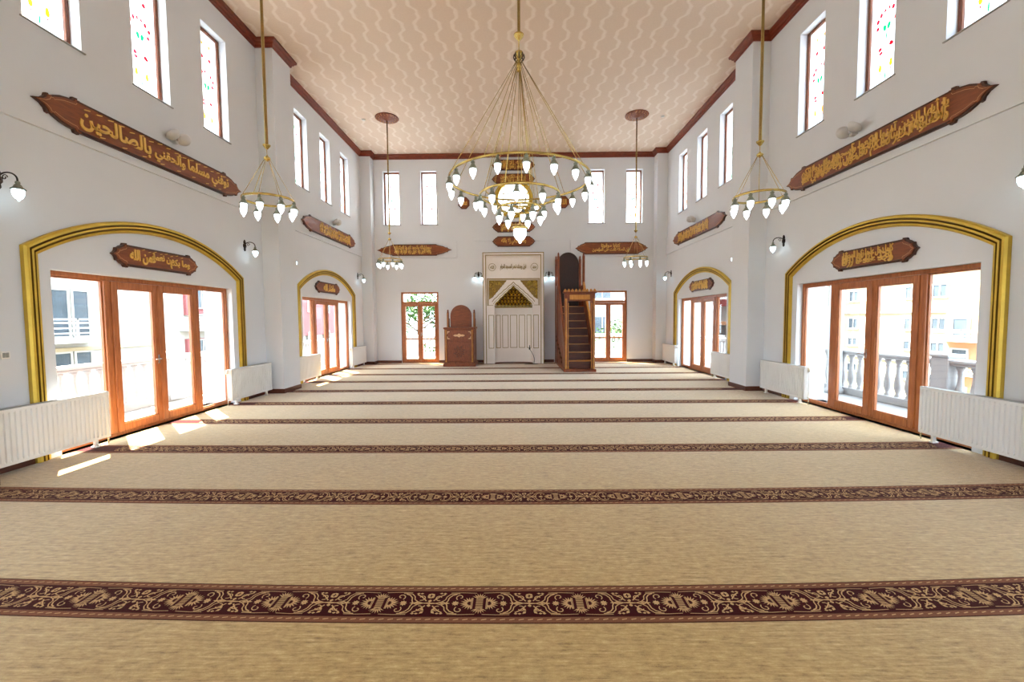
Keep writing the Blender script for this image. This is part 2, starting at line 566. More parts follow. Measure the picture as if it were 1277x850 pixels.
# far wall: doors, tall windows and a round window
back_holes = [(-4.15, -2.77, 0, 2.6), (2.77, 4.12, 0, 2.6), (-.8, .8, 5.13, 6.73)]
BW = [(-4.71, -4.11), (-3.35, -2.77), (2.70, 3.27), (4.05, 4.64)]
for a, b in BW: back_holes.append((a, b, 5.02, 6.93))
mb = MB()
wall_panel(mb, back_holes, -WX - .02, WX + .02, -0.2, HC + .35, YB, YB + WT, 'X')
N = 64; RC = (0.0, 5.93); RR = 0.60
ci = [(RC[0] + RR * math.cos(2 * PI * k / N), RC[1] + RR * math.sin(2 * PI * k / N)) for k in range(N)]
def sq(k):
    c, s = math.cos(2 * PI * k / N), math.sin(2 * PI * k / N); m = .8 / max(abs(c), abs(s))
    return (RC[0] + c * m, RC[1] + s * m)
so = [sq(k) for k in range(N)]
for k in range(N):
    l = (k + 1) % N
    mb.add([(ci[k][0], YB, ci[k][1]), (ci[l][0], YB, ci[l][1]), (so[l][0], YB, so[l][1]), (so[k][0], YB, so[k][1])], [(0, 1, 2, 3)])
    mb.add([(ci[k][0], YB, ci[k][1]), (ci[l][0], YB, ci[l][1]), (ci[l][0], YB + WT, ci[l][1]), (ci[k][0], YB + WT, ci[k][1])], [(0, 1, 2, 3)])
    mb.add([(ci[k][0], YB + WT, ci[k][1]), (ci[l][0], YB + WT, ci[l][1]), (so[l][0], YB + WT, so[l][1]), (so[k][0], YB + WT, so[k][1])], [(3, 2, 1, 0)], 1)
# raised relief of the far wall: low bands behind the boards and central strip edges
tag(mb.build('wall_back', [M['wall'], M['outer']]), kind='structure')
for x0, x1, z0, z1, d in ((-PX, -2.06, 3.83, 4.43, .035), (2.06, PX, 3.83, 4.43, .035), (-1.47, -.84, 4.43, HC, .03), (.84, 1.47, 4.43, HC, .03), (-.84, .84, 6.80, HC, .03), (-.84, .84, 4.43, 5.06, .03)):
    mb = MB(); mb.box(x0, x1, YB - d, YB, z0, z1)
    tag(mb.build('trim_band', M['wall']), kind='structure')

mb = MB()
wall_panel(mb, [(-1.2, 1.2, 0, 2.6)], -WX - .02, WX + .02, -0.2, HC + .35, YF, YF - WT, 'X')
tag(mb.build('wall_front', [M['wall'], M['outer']]), kind='structure')

mb = MB(); mb.box(-WX - WT, WX + WT, YF - WT, YB + WT, HC, HC + .02)
tag(mb.build('ceiling', M['ceiling']), kind='structure')
mb = MB(); mb.box(-WX - WT - .35, WX + WT + .35, YF - WT - .35, YB + WT + .35, HC + .35, HC + .6)
tag(mb.build('roof_slab', M['outer']), kind='structure')
mb = MB(); mb.box(-WX - .02, WX + .02, YF - .02, YB + .02, -0.2, -0.012)
tag(mb.build('floor', M['slab']), kind='structure')
# door thresholds in the wall thickness
mb = MB()
for sg in (-1, 1):
    for c in BAYS[1:]:
        x0, x1 = sorted((sg * WX, sg * (WX + WT)))
        mb.box(x0, x1, c - HW, c + HW, -0.19, 0.0)
for a, b in ((-4.15, -2.77), (2.77, 4.12)): mb.box(a, b, YB, YB + WT, -0.19, 0.0)
for a, b in ((-1.2, 1.2),): mb.box(a, b, YF - WT, YF, -0.19, 0.0)
tag(mb.build('threshold', M['sill']), kind='structure')

# plan outline of the room (inner faces), counter-clockwise, for cornice and skirting
def side_path(sg):
    p = [(sg * WX, YF)]
    for a, b in PIL[1:]:
        p += [(sg * WX, a), (sg * PX, a), (sg * PX, b), (sg * WX, b)]
    p += [(sg * WX, 15.0), (sg * PX, 15.0), (sg * PX, YB)]
    return p
def sweep_plan(path, prof, mb, mi=0, inward=1):
    """prof: (out, z) section; path: open plan polyline, room on its left when inward=1"""
    n = len(path); vs_ = []
    for i, p in enumerate(path):
        d = []
        if i > 0: d.append((Vector(p) - Vector(path[i - 1])).normalized())
        if i < n - 1: d.append((Vector(path[i + 1]) - Vector(p)).normalized())
        nn = [Vector((-q.y, q.x)) * inward for q in d]
        if len(nn) == 2:
            m = nn[0] + nn[1]; m = m / m.dot(nn[0])
        else: m = nn[0]
        for o, z in prof: vs_.append((p[0] + m.x * o, p[1] + m.y * o, z))
    k = len(prof); fs = []
    for i in range(n - 1):
        for j in range(k):
            l = (j + 1) % k
            fs.append((i * k + j, i * k + l, (i + 1) * k + l, (i + 1) * k + j))
    fs.append(tuple(range(k))[::-1]); fs.append(tuple(range((n - 1) * k, n * k)))
    mb.add(vs_, fs, mi)
CORN = [(-.01, 7.34), (.022, 7.34), (.03, 7.365), (.03, 7.385), (.06, 7.40), (.072, 7.43), (.10, 7.445), (.11, 7.465), (.11, 7.499), (-.01, 7.499)]
for sg, nm in ((-1, 'trim_1'), (1, 'trim_2')):
    mb = MB(); sweep_plan(side_path(sg), CORN, mb, inward=-1 if sg < 0 else 1)
    tag(mb.build(nm, M['trim']), kind='structure')
mb = MB(); sweep_plan([(-PX, YB), (PX, YB)], CORN, mb, inward=-1)
tag(mb.build('trim_3', M['trim']), kind='structure')
SK = [(-.01, -.005), (.018, -.005), (.018, .085), (.012, .098), (-.01, .098)]
for sg, nm in ((-1, 'baseboard_left'), (1, 'baseboard_right')):
    mb = MB(); inw = -1 if sg < 0 else 1
    full = side_path(sg)
    # split the path at the door openings
    seg = [full[0]]
    for q in full[1:]:
        p = seg[-1]
        if p[0] == q[0] and abs(abs(p[0]) - WX) < 1e-6:
            for c in BAYS[1:]:
                a, b = c - 1.72, c + 1.72
                if p[1] < a and b < q[1]:
                    seg.append((p[0], a)); sweep_plan(seg, SK, mb, inward=inw); seg = [(p[0], b)]
        seg.append(q)
    sweep_plan(seg, SK, mb, inward=inw)
    tag(mb.build(nm, M['skirt']), kind='structure')
mb = MB()
for a, b in ((-PX, -4.15), (-2.77, -1.1), (1.08, 1.45), (2.45, 2.77), (4.12, PX)):
    sweep_plan([(a, YB), (b, YB)], SK, mb, inward=-1)
tag(mb.build('baseboard_back', M['skirt']), kind='structure')

# ------------------------------------------------------------------ carpet with woven bands
carpet = root('prayer_carpet', 'wall to wall beige prayer carpet with maroon floral row bands', 'carpet')
mb = MB()
nx, ny = 24, 40
vs_ = []; fs = []
for j in range(ny + 1):
    for i in range(nx + 1):
        vs_.append((-WX + 2 * WX * i / nx, YF + (YB - YF) * j / ny, 0.0))
for j in range(ny):
    for i in range(nx):
        a = j * (nx + 1) + i
        fs.append((a, a + 1, a + nx + 2, a + nx + 1))
mb.add(vs_, fs)
mb.box(-WX, WX, YF, YB, -0.012, -0.001)
mb.build('pile', M['carpet'], carpet, fix=False)

def ribbon(pts, w0, w1=None):
    """flat strip along pts, returns verts, quads"""
    w1 = w0 if w1 is None else w1
    n = len(pts); vs_ = []
    for i, p in enumerate(pts):
        a = pts[max(i - 1, 0)]; b = pts[min(i + 1, n - 1)]
        dx, dy = b[0] - a[0], b[1] - a[1]; L = math.hypot(dx, dy) or 1
        w = (w0 + (w1 - w0) * i / (n - 1)) / 2
        vs_.append((p[0] - dy / L * w, p[1] + dx / L * w)); vs_.append((p[0] + dy / L * w, p[1] - dx / L * w))
    return vs_, [(2 * i, 2 * i + 1, 2 * i + 3, 2 * i + 2) for i in range(n - 1)]
def spiral(cx, cy, r0, r1, a0, a1, n=9):
    return [(cx + (r0 + (r1 - r0) * i / n) * math.cos(a0 + (a1 - a0) * i / n), cy + (r0 + (r1 - r0) * i / n) * math.sin(a0 + (a1 - a0) * i / n)) for i in range(n + 1)]
def motif():
    """one repeat (0.57 m) of the woven pattern, centred on the palmette"""
    V, F = [], []
    def ad(r):
        o = len(V); V.extend(r[0]); F.extend([tuple(i + o for i in f) for f in r[1]])
    def leaf(x, y, a, l, w):
        c, s = math.cos(a), math.sin(a)
        P = [(0, 0), (l * .45, w / 2), (l, 0), (l * .45, -w / 2)]
        o = len(V); V.extend([(x + p[0] * c - p[1] * s, y + p[0] * s + p[1] * c) for p in P]); F.append((o, o + 1, o + 2, o + 3))
    for sx in (-1, 1):
        # side fan of the palmette
        for k in range(11):
            a = math.radians(-100 + 20 * k)
            l = 0.048 - 0.010 * abs(k - 5) / 5
            leaf(sx * 0.052 + sx * .014 * math.cos(a), .014 * math.sin(a), a if sx > 0 else PI - a, l * .95, 0.0095)
            leaf(sx * 0.052 + sx * .014 * math.cos(a), -.0 + .014 * math.sin(a), a if sx > 0 else PI - a, l * .45, 0.013)
        for q in (0.014, 0.028):
            ad(ribbon([(sx * (0.052 - 0.020 + q * .5), y * 0.045) for y in (-1, -.5, 0, .5, 1)], .004))
    for sy in (-1, 1):
        for k in range(7):
            a = math.radians(90 + (k - 3) * 20) * sy
            leaf(.008 * math.cos(a), sy * 0.036 + .008 * math.sin(a), a, 0.042, 0.008)
    for yy in range(-4, 5):
        ad(ribbon([(-0.02, yy * 0.010), (0.02, yy * 0.010)], .005))
    for sx in (-1, 1):
        # rosette beside the palmette
        for k in range(8):
            leaf(sx * 0.135, 0, k * PI / 4, 0.022, 0.013)
        for sy in (-1, 1):
            ad(ribbon([(sx * x, sy * y) for x, y in spiral(0.112, 0.052, 0.006, 0.026, PI * 1.5, -PI * .3, 10)], .006))
            ad(ribbon([(sx * x, sy * y) for x, y in [(0.135, 0.078), (0.16, 0.066), (0.176, 0.045), (0.18, 0.02), (0.19, 0.0), (0.215, -0.012)]], .007))
            ad(ribbon([(sx * x, sy * y) for x, y in [(0.118, 0.084), (0.17, 0.078), (0.19, 0.055), (0.195, 0.03), (0.215, 0.012), (0.245, 0.0), (0.285, -0.004)]], .006))
            ad(ribbon([(sx * x, sy * y) for x, y in spiral(0.232, 0.045, 0.024, 0.012, -PI * .6, PI * .9, 8)], .006))
            ad(ribbon([(sx * x, sy * y) for x, y in [(0.2, 0.075), (0.225, 0.06), (0.25, 0.035), (0.262, 0.02)]], .007))
            leaf(sx * 0.262, sy * 0.062, PI / 4 if sx * sy > 0 else PI * .75, 0.03, 0.018)
            leaf(sx * 0.262, sy * 0.062, -PI / 4 if sx * sy > 0 else PI * 1.25, 0.03, 0.018)
            leaf(sx * 0.215, sy * 0.082, 0, 0.022, 0.014); leaf(sx * 0.215, sy * 0.082, PI, 0.022, 0.014)
            leaf(sx * 0.285, sy * 0.03, -PI / 2 * sy, 0.022, 0.018)
            ad(ribbon([(sx * 0.02, sy * 0.088), (sx * 0.10, sy * 0.092), (sx * 0.17, sy * 0.09)], .004))
        leaf(sx * 0.2, 0, 0, 0.035, 0.014); leaf(sx * 0.2, 0, PI, 0.03, 0.014)
    return V, F
MV, MF = motif()
_z = [0.0] * len(MV); _lvl = {}
for i, f in enumerate(MF):
    for q in f: _z[q] = max(_z[q], 0.0)
_seen = 0
for i, f in enumerate(MF):           # each ribbon or leaf is a run of faces that share vertices
    if i and not set(f) & set(MF[i - 1]): _seen += 1
    for q in f: _z[q] = .00025 * (_seen % 9)
MV = [(p[0], p[1], _z[i]) for i, p in enumerate(MV)]
REP = 0.565
bands = [(2.274, .0084), (3.689, .0047), (5.095, .0022), (6.522, .0012), (7.955, 0), (9.345, 0), (10.74, 0), (12.14, 0), (13.56, 0), (14.95, 0), (.86, .010), (-.55, .008), (-1.96, .005)]
for bi, (yc, cur) in enumerate(bands):
    yy = lambda x, v: yc + cur * x * x + v
    mb = MB(); z = 0.0012
    n = 44
    lim = PX - .02 if (9.2 < yc < 9.8) else WX
    xs = [-lim + 2 * lim * i / n for i in range(n + 1)]
    for v0, v1, mi in ((-.155, -.148, 3), (-.148, -.108, 1), (-.108, -.102, 3), (-.102, .102, 0), (.102, .108, 3), (.108, .148, 1), (.148, .155, 3)):
        vs_ = [(x, yy(x, v), z) for x in xs for v in (v0, v1)]
        mb.add(vs_, [(2 * i, 2 * i + 2, 2 * i + 3, 2 * i + 1) for i in range(n)], mi)
    for s_ in (-.150, .150):      # thin rim so the band has its own thickness
        vs_ = [(x, yy(x, s_ * 1.033), q) for x in xs for q in (0.0, z)]
        mb.add(vs_, [(2 * i, 2 * i + 2, 2 * i + 3, 2 * i + 1) for i in range(n)], 3)
    ph = 0.0
    k0 = int(lim / REP)
    for k in range(-k0 - 1, k0 + 2):
        cx = -0.165 + k * REP
        if cx - REP / 2 < -lim or cx + REP / 2 > lim: continue
        mb.add([(cx + p[0], yy(cx + p[0], p[1]), z + .0006 + p[2]) for p in MV], MF, 2)
    # tiny zigzag in the brown edges
    for s_ in (-.128, .128):
        m_ = int(2 * lim / 0.05)
        vs_ = []; fs = []
        for i in range(m_):
            x = -lim + .025 + i * 0.05
            o = len(vs_)
            for p in ((0, -.004), (.028, .002), (.028, .008), (0, .002)): vs_.append((x + p[0], yy(x + p[0], s_ + p[1]), z + .0008))
            fs.append((o, o + 1, o + 2, o + 3))
        mb.add(vs_, fs, 2)
    mb.build('woven_band', [M['maroon'], M['rose'], M['sand'], M['darkline']], carpet, fix=False)

# ------------------------------------------------------------------ terrace doors in the side walls
def frame_rect(mb, x0, x1, z0, z1, w, y0, y1, wb=None, wt=None, mi=0):
    wb = w if wb is None else wb; wt = w if wt is None else wt
    mb.bbox(x0, x0 + w, y0, y1, z0, z1, .006, mi); mb.bbox(x1 - w, x1, y0, y1, z0, z1, .006, mi)
    mb.bbox(x0 + w, x1 - w, y0, y1, z0, z0 + wb, .006, mi); mb.bbox(x0 + w, x1 - w, y0, y1, z1 - wt, z1, .006, mi)

def handle_mesh(mb, x, z, y, d=-1):
    mb.bbox(x - .012, x + .012, y - .008, y, z - .07, z + .07, .003)
    mb.tube([(x, y - .005, z), (x, y - .05, z), (x + d * .02, y - .055, z), (x + d * .11, y - .055, z)], .008, 8)

def terrace_door(name):
    """four-light wooden door: two fixed side lights, two leaves in the middle"""
    r = root(name, kind='structure')
    F = M['wood']
    y0, y1 = .10, .17
    mb = MB()
    frame_rect(mb, -HW, HW, 0.0, 2.22, .055, y0, y1, .05, .06)
    for x in (-.80, .80): mb.bbox(x - .045, x + .045, y0 - .005, y1 + .01, .05, 2.16, .006)
    mb.build('door_frame', F, r)
    for x0, x1 in ((-HW + .055, -.845), (.845, HW - .055)):
        mb = MB(); frame_rect(mb, x0, x1, .05, 2.16, .018, y0 + .02, y1 - .01, .02, .02)
        p = mb.build('side_light', F, r)
        g = MB(); g.box(x0 + .018, x1 - .018, y0 + .04, y0 + .046, .07, 2.14); g.build('glass_pane', M['glass'], p)
    for sx in (-1, 1):
        x0, x1 = sorted((sx * .755, sx * .004))
        mb = MB(); frame_rect(mb, x0, x1, .052, 2.155, .092, y0 - .02, y1 - .02, .11, .095)
        gx0, gx1 = x0 + .092, x1 - .092
        frame_rect(mb, gx0, gx1, .162, 2.06, .014, y0 - .008, y1 - .03)
        p = mb.build('door_leaf', F, r)
        g = MB(); g.box(gx0 + .012, gx1 - .012, y0 + .02, y0 + .026, .172, 2.05); g.build('glass_pane', M['glass'], p)
        if sx == -1:
            h = MB(); handle_mesh(h, -.05, 1.02, y0 - .02); h.build('door_handle', M['chrome'], p)
    mb = MB(); mb.bbox(-.03, .03, y0 - .032, y0 - .018, .06, 2.14, .005); mb.build('meeting_strip', F, r)
    return r
d0 = terrace_door('door_1'); d0.location = (-WX, BAYS[2], 0); d0.rotation_euler = (0, 0, LEFT)
k = 2
for c, sg in ((BAYS[3], -1), (BAYS[2], 1), (BAYS[3], 1), (BAYS[1], -1), (BAYS[1], 1)):
    d = copy_tree(d0); d.name = 'door_%d' % k; k += 1
    d.location = (sg * WX, c, 0); d.rotation_euler = (0, 0, LEFT if sg < 0 else RIGHT)

def back_door(name, w):
    """double door with glazing bar at rail height and a transom light"""
    r = root(name, kind='structure'); F = M['wood']; h = w / 2; y0, y1 = .06, .14
    mb = MB(); frame_rect(mb, -h, h, 0, 2.6, .07, y0, y1, .03, .06); mb.bbox(-h + .07, h - .07, y0 - .005, y1, 2.17, 2.25, .005)
    mb.build('door_frame', F, r)
    g = MB(); g.box(-h + .07, h - .07, y0 + .04, y0 + .046, 2.25, 2.54); g.build('glass_pane', M['glass'], r)
    for sx in (-1, 1):
        x0, x1 = sorted((sx * (h - .072), sx * .003))
        mb = MB(); frame_rect(mb, x0, x1, .032, 2.165, .085, y0 - .02, y1 - .02, .12, .085)
        mb.bbox(x0 + .08, x1 - .08, y0, y1 - .03, .86, .91, .005)
        p = mb.build('door_leaf', F, r)
        for z0, z1 in ((.152, .86), (.91, 2.08)):
            g = MB(); g.box(x0 + .085, x1 - .085, y0 + .03, y0 + .036, z0, z1); g.build('glass_pane', M['glass'], p)
        if sx == 1:
            hd = MB(); handle_mesh(hd, .045, 1.05, y0 - .02, 1); hd.build('door_handle', M['chrome'], p)
    return r
o = back_door('door_7', 1.38); o.location = (-3.46, YB, 0)
o = back_door('door_8', 1.35); o.location = (3.445, YB, 0)

# ------------------------------------------------------------------ tall stained windows
def drop(mb, x, z, a, l, w, y, mi):
    c, s = math.cos(a), math.sin(a); P = []
    for k in range(8):
        t = 2 * PI * k / 8
        px = l * (.5 - .5 * math.cos(t)); pz = w / 2 * math.sin(t) * (1.25 - .5 * px / l)
        P.append((x + px * c - pz * s, z + px * s + pz * c))
    mb.prism(P, y, y + .004, mi)
def tall_window(name, w, h, ndepth=.13):
    """opening centred on x, sill at z = 0"""
    r = root(name, kind='structure')
    mb = MB(); frame_rect(mb, -w / 2, w / 2, 0, h, .05, ndepth, ndepth + .07); mb.build('window_frame', M['darkframe'], r)
    gx = w / 2 - .05
    g = MB(); g.box(-gx, gx, ndepth + .035, ndepth + .041, .05, h - .05)
    g.build('stained_pane', M['milk'], r)
    mt = MB(); y = ndepth + .026; s_ = h / 1.86; q = gx / .27
    def D(x, z, a, l, wd, mi): drop(mt, x * q, z * s_, math.radians(a), l * s_, wd * q, y, mi)
    for sx in (-1, 1):
        D(sx * .09, .26, 90, .12, .05, 1); D(sx * .09, .25, -90, .03, .02, 0)
        D(sx * .09, .56, 80 * sx, .05, .06, 0); D(sx * .09, .57, 110, .06, .06, 0)
        D(sx * .045, .92, -90 - 12 * sx, .10, .055, 2)
        D(sx * .15, .90, 100, .06, .055, 0); D(sx * .16, 1.00, 80, .07, .055, 0)
        D(sx * .10, 1.06, 90, .07, .05, 0); D(sx * .035, 1.10, 90, .05, .035, 0)
        D(sx * .09, 1.34, 90, .07, .06, 0); D(sx * .09, 1.58, 90, .06, .045, 1)
    D(0, .12, 90, .12, .018, 2); D(0, .70, 90, .10, .018, 2)
    D(0, 1.48, 90, .10, .02, 2)
    o = mt.build('stained_motif', [M['petalred'], M['petalorange'], M['petalgreen']], r); tag(o, kind='stuff')
    sl = MB(); sl.bbox(-w / 2 - .03, w / 2 + .04, -.02, ndepth, -.018, .0, .004); sl.build('window_sill', M['sill'], r)
    return r
w0 = tall_window('window_1', .64, 1.86); w0.location = (-WX, BAYS[2] - 1.37, 5.01); w0.rotation_euler = (0, 0, LEFT)
k = 2
for sg in (-1, 1):
    for c in (BAYS[2], BAYS[3], BAYS[1]):
        for j in (-1, 0, 1):
            if sg == -1 and c == BAYS[2] and j == -1: continue
            o = copy_tree(w0); o.name = 'window_%d' % k; k += 1
            o.location = (sg * WX, c + 1.37 * j, 5.01); o.rotation_euler = (0, 0, LEFT if sg < 0 else RIGHT)
w1 = None
for a, b in BW:
    if w1 is None: o = w1 = tall_window('window_%d' % k, .59, 1.91)
    else: o = copy_tree(w1); o.name = 'window_%d' % k
    k += 1; o.location = ((a + b) / 2, YB, 5.02)
# round window with gilt frame
r = root('window_%d' % k, kind='structure', loc=(0, YB, 5.93))
mb = MB()
pf = [(.55, .03), (.55, -.03), (.575, -.05), (.60, -.045), (.61, -.03), (.63, -.03), (.64, -.055), (.68, -.05), (.70, -.01), (.70, .0)]
n = 64; vs_ = []; fs = []
for i in range(n):
    a = 2 * PI * i / n
    for rr, y in pf: vs_.append((rr * math.cos(a), y, rr * math.sin(a)))
m_ = len(pf)
for i in range(n):
    for j in range(m_):
        fs.append((i * m_ + j, i * m_ + (j + 1) % m_, ((i + 1) % n) * m_ + (j + 1) % m_, ((i + 1) % n) * m_ + j))
mb.add(vs_, fs, 0, True); mb.build('window_frame', M['gold'], r)
mb = MB()
for z in (-.19, .19):
    l = math.sqrt(.55 ** 2 - z * z); mb.bbox(-l, l, .04, .07, z - .014, z + .014, .003)
for x in (-.19, .19):
    l = math.sqrt(.55 ** 2 - x * x); mb.bbox(x - .014, x + .014, .045, .065, -l, l, .003)
mb.build('glazing_bars', M['sill'], r)
mb = MB(); mb.lathe([(.001, .075), (.59, .075), (.59, .085), (.001, .085)], 48, smooth=False, axis='Y'); mb.build('stained_pane', M['milk'], r)

# ------------------------------------------------------------------ gilt arch mouldings round the doors
def arch_moulding():
    W, S, H = 1.87, 2.45, 3.045
    rise = H - S; R = (W * W + rise * rise) / (2 * rise); zc = H - R; a0 = math.atan2(S - zc, W)
    path = [(-W, 0.0), (-W, S)]
    for i in range(1, 32):
        a = (PI - a0) + (a0 - (PI - a0)) * i / 32
        path.append((R * math.cos(a), zc + R * math.sin(a)))
    path += [(W, S), (W, 0.0)]
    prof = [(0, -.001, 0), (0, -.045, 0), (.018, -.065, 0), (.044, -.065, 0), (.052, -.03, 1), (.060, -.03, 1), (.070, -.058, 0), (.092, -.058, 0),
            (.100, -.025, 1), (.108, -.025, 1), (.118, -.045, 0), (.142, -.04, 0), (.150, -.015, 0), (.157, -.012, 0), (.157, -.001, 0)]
    mb = MB(); n = len(path); k = len(prof); vs_ = []
    for i, p in enumerate(path):
        d = []
        if i > 0: d.append((Vector(p) - Vector(path[i - 1])).normalized())
        if i < n - 1: d.append((Vector(path[i + 1]) - Vector(p)).normalized())
        nn = [Vector((q.y, -q.x)) for q in d]
        m = nn[0] if len(nn) == 1 else (nn[0] + nn[1]) / (nn[0] + nn[1]).dot(nn[0])
        for t, y, _ in prof: vs_.append((p[0] + m.x * t, y, p[1] + m.y * t))
    for i in range(n - 1):
        for j in range(k):
            l = (j + 1) % k
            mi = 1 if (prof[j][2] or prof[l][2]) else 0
            mb.add([vs_[i * k + j], vs_[i * k + l], vs_[(i + 1) * k + l], vs_[(i + 1) * k + j]], [(0, 1, 2, 3)], mi)
    o = mb.build('arch_moulding', [M['gold'], M['golddark']], fix=False)
    bm = bmesh.new(); bm.from_mesh(o.data); bmesh.ops.remove_doubles(bm, verts=bm.verts, dist=1e-4); bmesh.ops.recalc_face_normals(bm, faces=bm.faces); bm.to_mesh(o.data); bm.free()
    return o
a0 = arch_moulding()
tag(a0, 'gold ribbed arch moulding round the left wall door nearest the camera', 'moulding', 'gold arch mouldings')
a0.location = (-WX, BAYS[2], .004); a0.rotation_euler = (0, 0, LEFT)
for sg, c, lab in ((-1, BAYS[3], 'smaller looking gold arch moulding round the far left wall door'),
                   (1, BAYS[2], 'gold ribbed arch moulding round the right wall door nearest the camera'),
                   (1, BAYS[3], 'smaller looking gold arch moulding round the far right wall door')):
    o = a0.copy(); COL.objects.link(o); o['label'] = lab
    o.location = (sg * WX, c, .004); o.rotation_euler = (0, 0, LEFT if sg < 0 else RIGHT)

# ------------------------------------------------------------------ calligraphy boards
def half_outline(L, S, H):
    E_ = L - S
    return [(S - .02, H), (S - .02, H * 1.13), (S + .035, H * 1.10), (S + .05, H * .93), (S + .22 * E_, H * .90), (S + .40 * E_, H * .80),
            (S + .56 * E_, H * .62), (S + .64 * E_, H * .50), (S + .66 * E_, H * .60), (S + .72 * E_, H * .56), (S + .745 * E_, H * .36), (S + .83 * E_, H * .16), (L, 0)]
def outline(L, S, H, k=1.0):
    q = half_outline(L, S, H)
    top = [(x, z * k) for x, z in q]
    right = top[:-1] + [(L, 0)] + [(x, -z) for x, z in top[:-1]][::-1]
    left = [(-x, z) for x, z in right][::-1]
    P = right + left
    return P[::-1]
def simple_outline(L, S, H):
    E_ = L - S
    q = [(S, H), (S + .02, H * .86), (S + .45 * E_, H * .62), (S + .62 * E_, H * .40), (S + .70 * E_, H * .44), (S + .78 * E_, H * .2), (L, 0)]
    right = q + [(x, -z) for x, z in q[:-1]][::-1]
    return (right + [(-x, z) for x, z in right][::-1])[::-1]
def board(label, L, S, H, lines, loc, rz, group, fancy=True, marks=None):
    r = root('calligraphy_board', label, 'wall plaque', loc, rz, group)
    P = outline(L, S, H) if fancy else simple_outline(L, S, H)
    mb = MB(); mb.prism(P, -.035, 0, 0); mb.build('backboard', M['boardedge'], r)
    sc = (L - .03) / L
    Q = [(x * (1 - .02 / L * 1.2), z * (1 - .022 / H)) for x, z in P]
    mb = MB(); mb.prism(Q, -.047, -.034, 0); mb.build('face_panel', M['board'], r)
    # inlaid line following the ends
    T = [(x * (1 - .05 / L), z * (1 - .055 / H)) for x, z in P]
    for sx in (-1, 1):
        mb = MB()
        pts = [p for p in T if p[0] * sx > S * .98]
        v2, f2 = ribbon(pts, .007)
        mb.add([(a, -.0485, b) for a, b in v2], f2)
        mb.build('inlay_line', M['inlay'], r, fix=False)
    # raised rails along the straight edges
    for sz in (-1, 1):
        mb = MB()
        z0, z1 = sorted((sz * (H - .012), sz * (H - .03)))
        mb.bbox(-S, S, -.056, -.046, z0, z1, .003)
        mb.build('edge_rail', M['boardedge'], r)
    lt = lettering(lines, r, M['goldtext'], -.058, .012)
    if marks:
        mb = MB(); dashes(mb, marks, -.058); tag(mb.build('vowel_marks', M['goldtext'], r), kind='stuff')
    return r
G1 = 'long calligraphy boards'
z_b = 4.135
LB, SB, HB = 1.79, 1.32, .195
MID = 'يا أيها الذين آمنوا اركعوا واسجدوا واعبدوا ربكم'
MID2 = 'وافعلوا الخير لعلكم تفلحون وجاهدوا في الله'
VERSE3 = 'إنما يعمر مساجد الله من آمن بالله واليوم الآخر'
VERSE4 = 'وأقام الصلاة وآتى الزكاة ولم يخش إلا الله'
def dense(x0, x1, H, a, b, c=None):
    ls = [(a, x0, x1, -.12 * H, H * .97, .018), (b, x0, x1, -H * .97, H * .16, .018)]
    ls.append((c or b, x0 + .02, x1 - .02, -H * .92, H * .92, .014))
    return ls
mk = []
rnd = random.Random(3)
for i in range(17):
    x = -1.24 + i * .155
    mk.append((x, .115 + rnd.uniform(-.015, .02), .075, .012, .016))
    if i % 2: mk.append((x + .03, -.15 + rnd.uniform(-.01, .01), .07, .011, .014))
board('long walnut board with one line of gold letters above the near left door', LB, SB, HB,
      [('توفني مسلما', .42, 1.40, -.13, .13, .03), ('وألحقني', -.22, .36, -.13, .14, .03), ('بالصالحين', -1.30, -.28, -.14, .135, .03)],
      (-WX + .035, 6.58, z_b), LEFT, G1, marks=mk)
board('long walnut board packed with gold lettering above the near right door', LB, SB, HB,
      dense(-1.32, 1.30, HB * .93, MID, MID2, VERSE3), (WX - .035, 6.58, z_b), RIGHT, G1)
board('long calligraphy board above the far left door', LB, SB, HB,
      dense(-.85, 1.30, HB * .93, VERSE3, VERSE4), (-WX + .035, 12.50, z_b + .03), LEFT, G1)
board('long calligraphy board above the far right door', LB, SB, HB,
      dense(-1.30, .85, HB * .93, VERSE4, VERSE3), (WX - .035, 12.50, z_b + .03), RIGHT, G1)
G2 = 'boards flanking the prayer niche'
board('long pointed board on the far wall left of the prayer niche', 1.36, .80, .205,
      dense(-.72, .62, .17, 'سبحان الله والحمد لله ولا إله إلا الله', 'والله أكبر ولا حول ولا قوة إلا بالله'), (-3.60, YB - .035, 4.11), BACK, G2, fancy=False)
board('long pointed board on the far wall right of the prayer niche', 1.31, .96, .215,
      [('إن الصلاة كانت على المؤمنين', -.70, .62, -.15, .02, .03), ('كتابا موقوتا', -.38, .30, 0, .16, .03)], (3.53, YB - .035, 4.12), BACK, G2, fancy=False)
G3 = 'small boards under the gold arches'
mk2 = [(-.42 + .1 * i, .085 + (.02 if i % 2 else 0), .04, .008, .01) for i in range(9)]
board('small walnut board with gold script under the near left arch', .77, .56, .15,
      [('وما بكم', .17, .56, -.10, .06, .035), ('من نعمة', -.16, .24, -.04, .10, .035), ('فمن الله', -.52, -.10, -.10, .10, .035)],
      (-WX, 6.42, 2.525), LEFT, G3, marks=mk2)
board('small walnut board with dense gold script under the near right arch', .77, .56, .15,
      dense(-.50, .42, .13, 'كلما دخل عليها زكريا المحراب', 'وجد عندها رزقا'), (WX, 6.42, 2.505), RIGHT, G3)
board('small dark board under the far left arch', .80, .56, .15,
      [('ماشاء الله', -.35, .40, -.11, .10, .035)], (-WX, 12.2, 2.53), LEFT, G3)
board('small board with tightly packed gold script under the far right arch', .80, .56, .15,
      dense(-.56, .50, .14, 'حافظوا على الصلوات والصلاة الوسطى', 'وقوموا لله قانتين'), (WX, 12.2, 2.53), RIGHT, G3)
G4 = 'stacked boards round the round window'
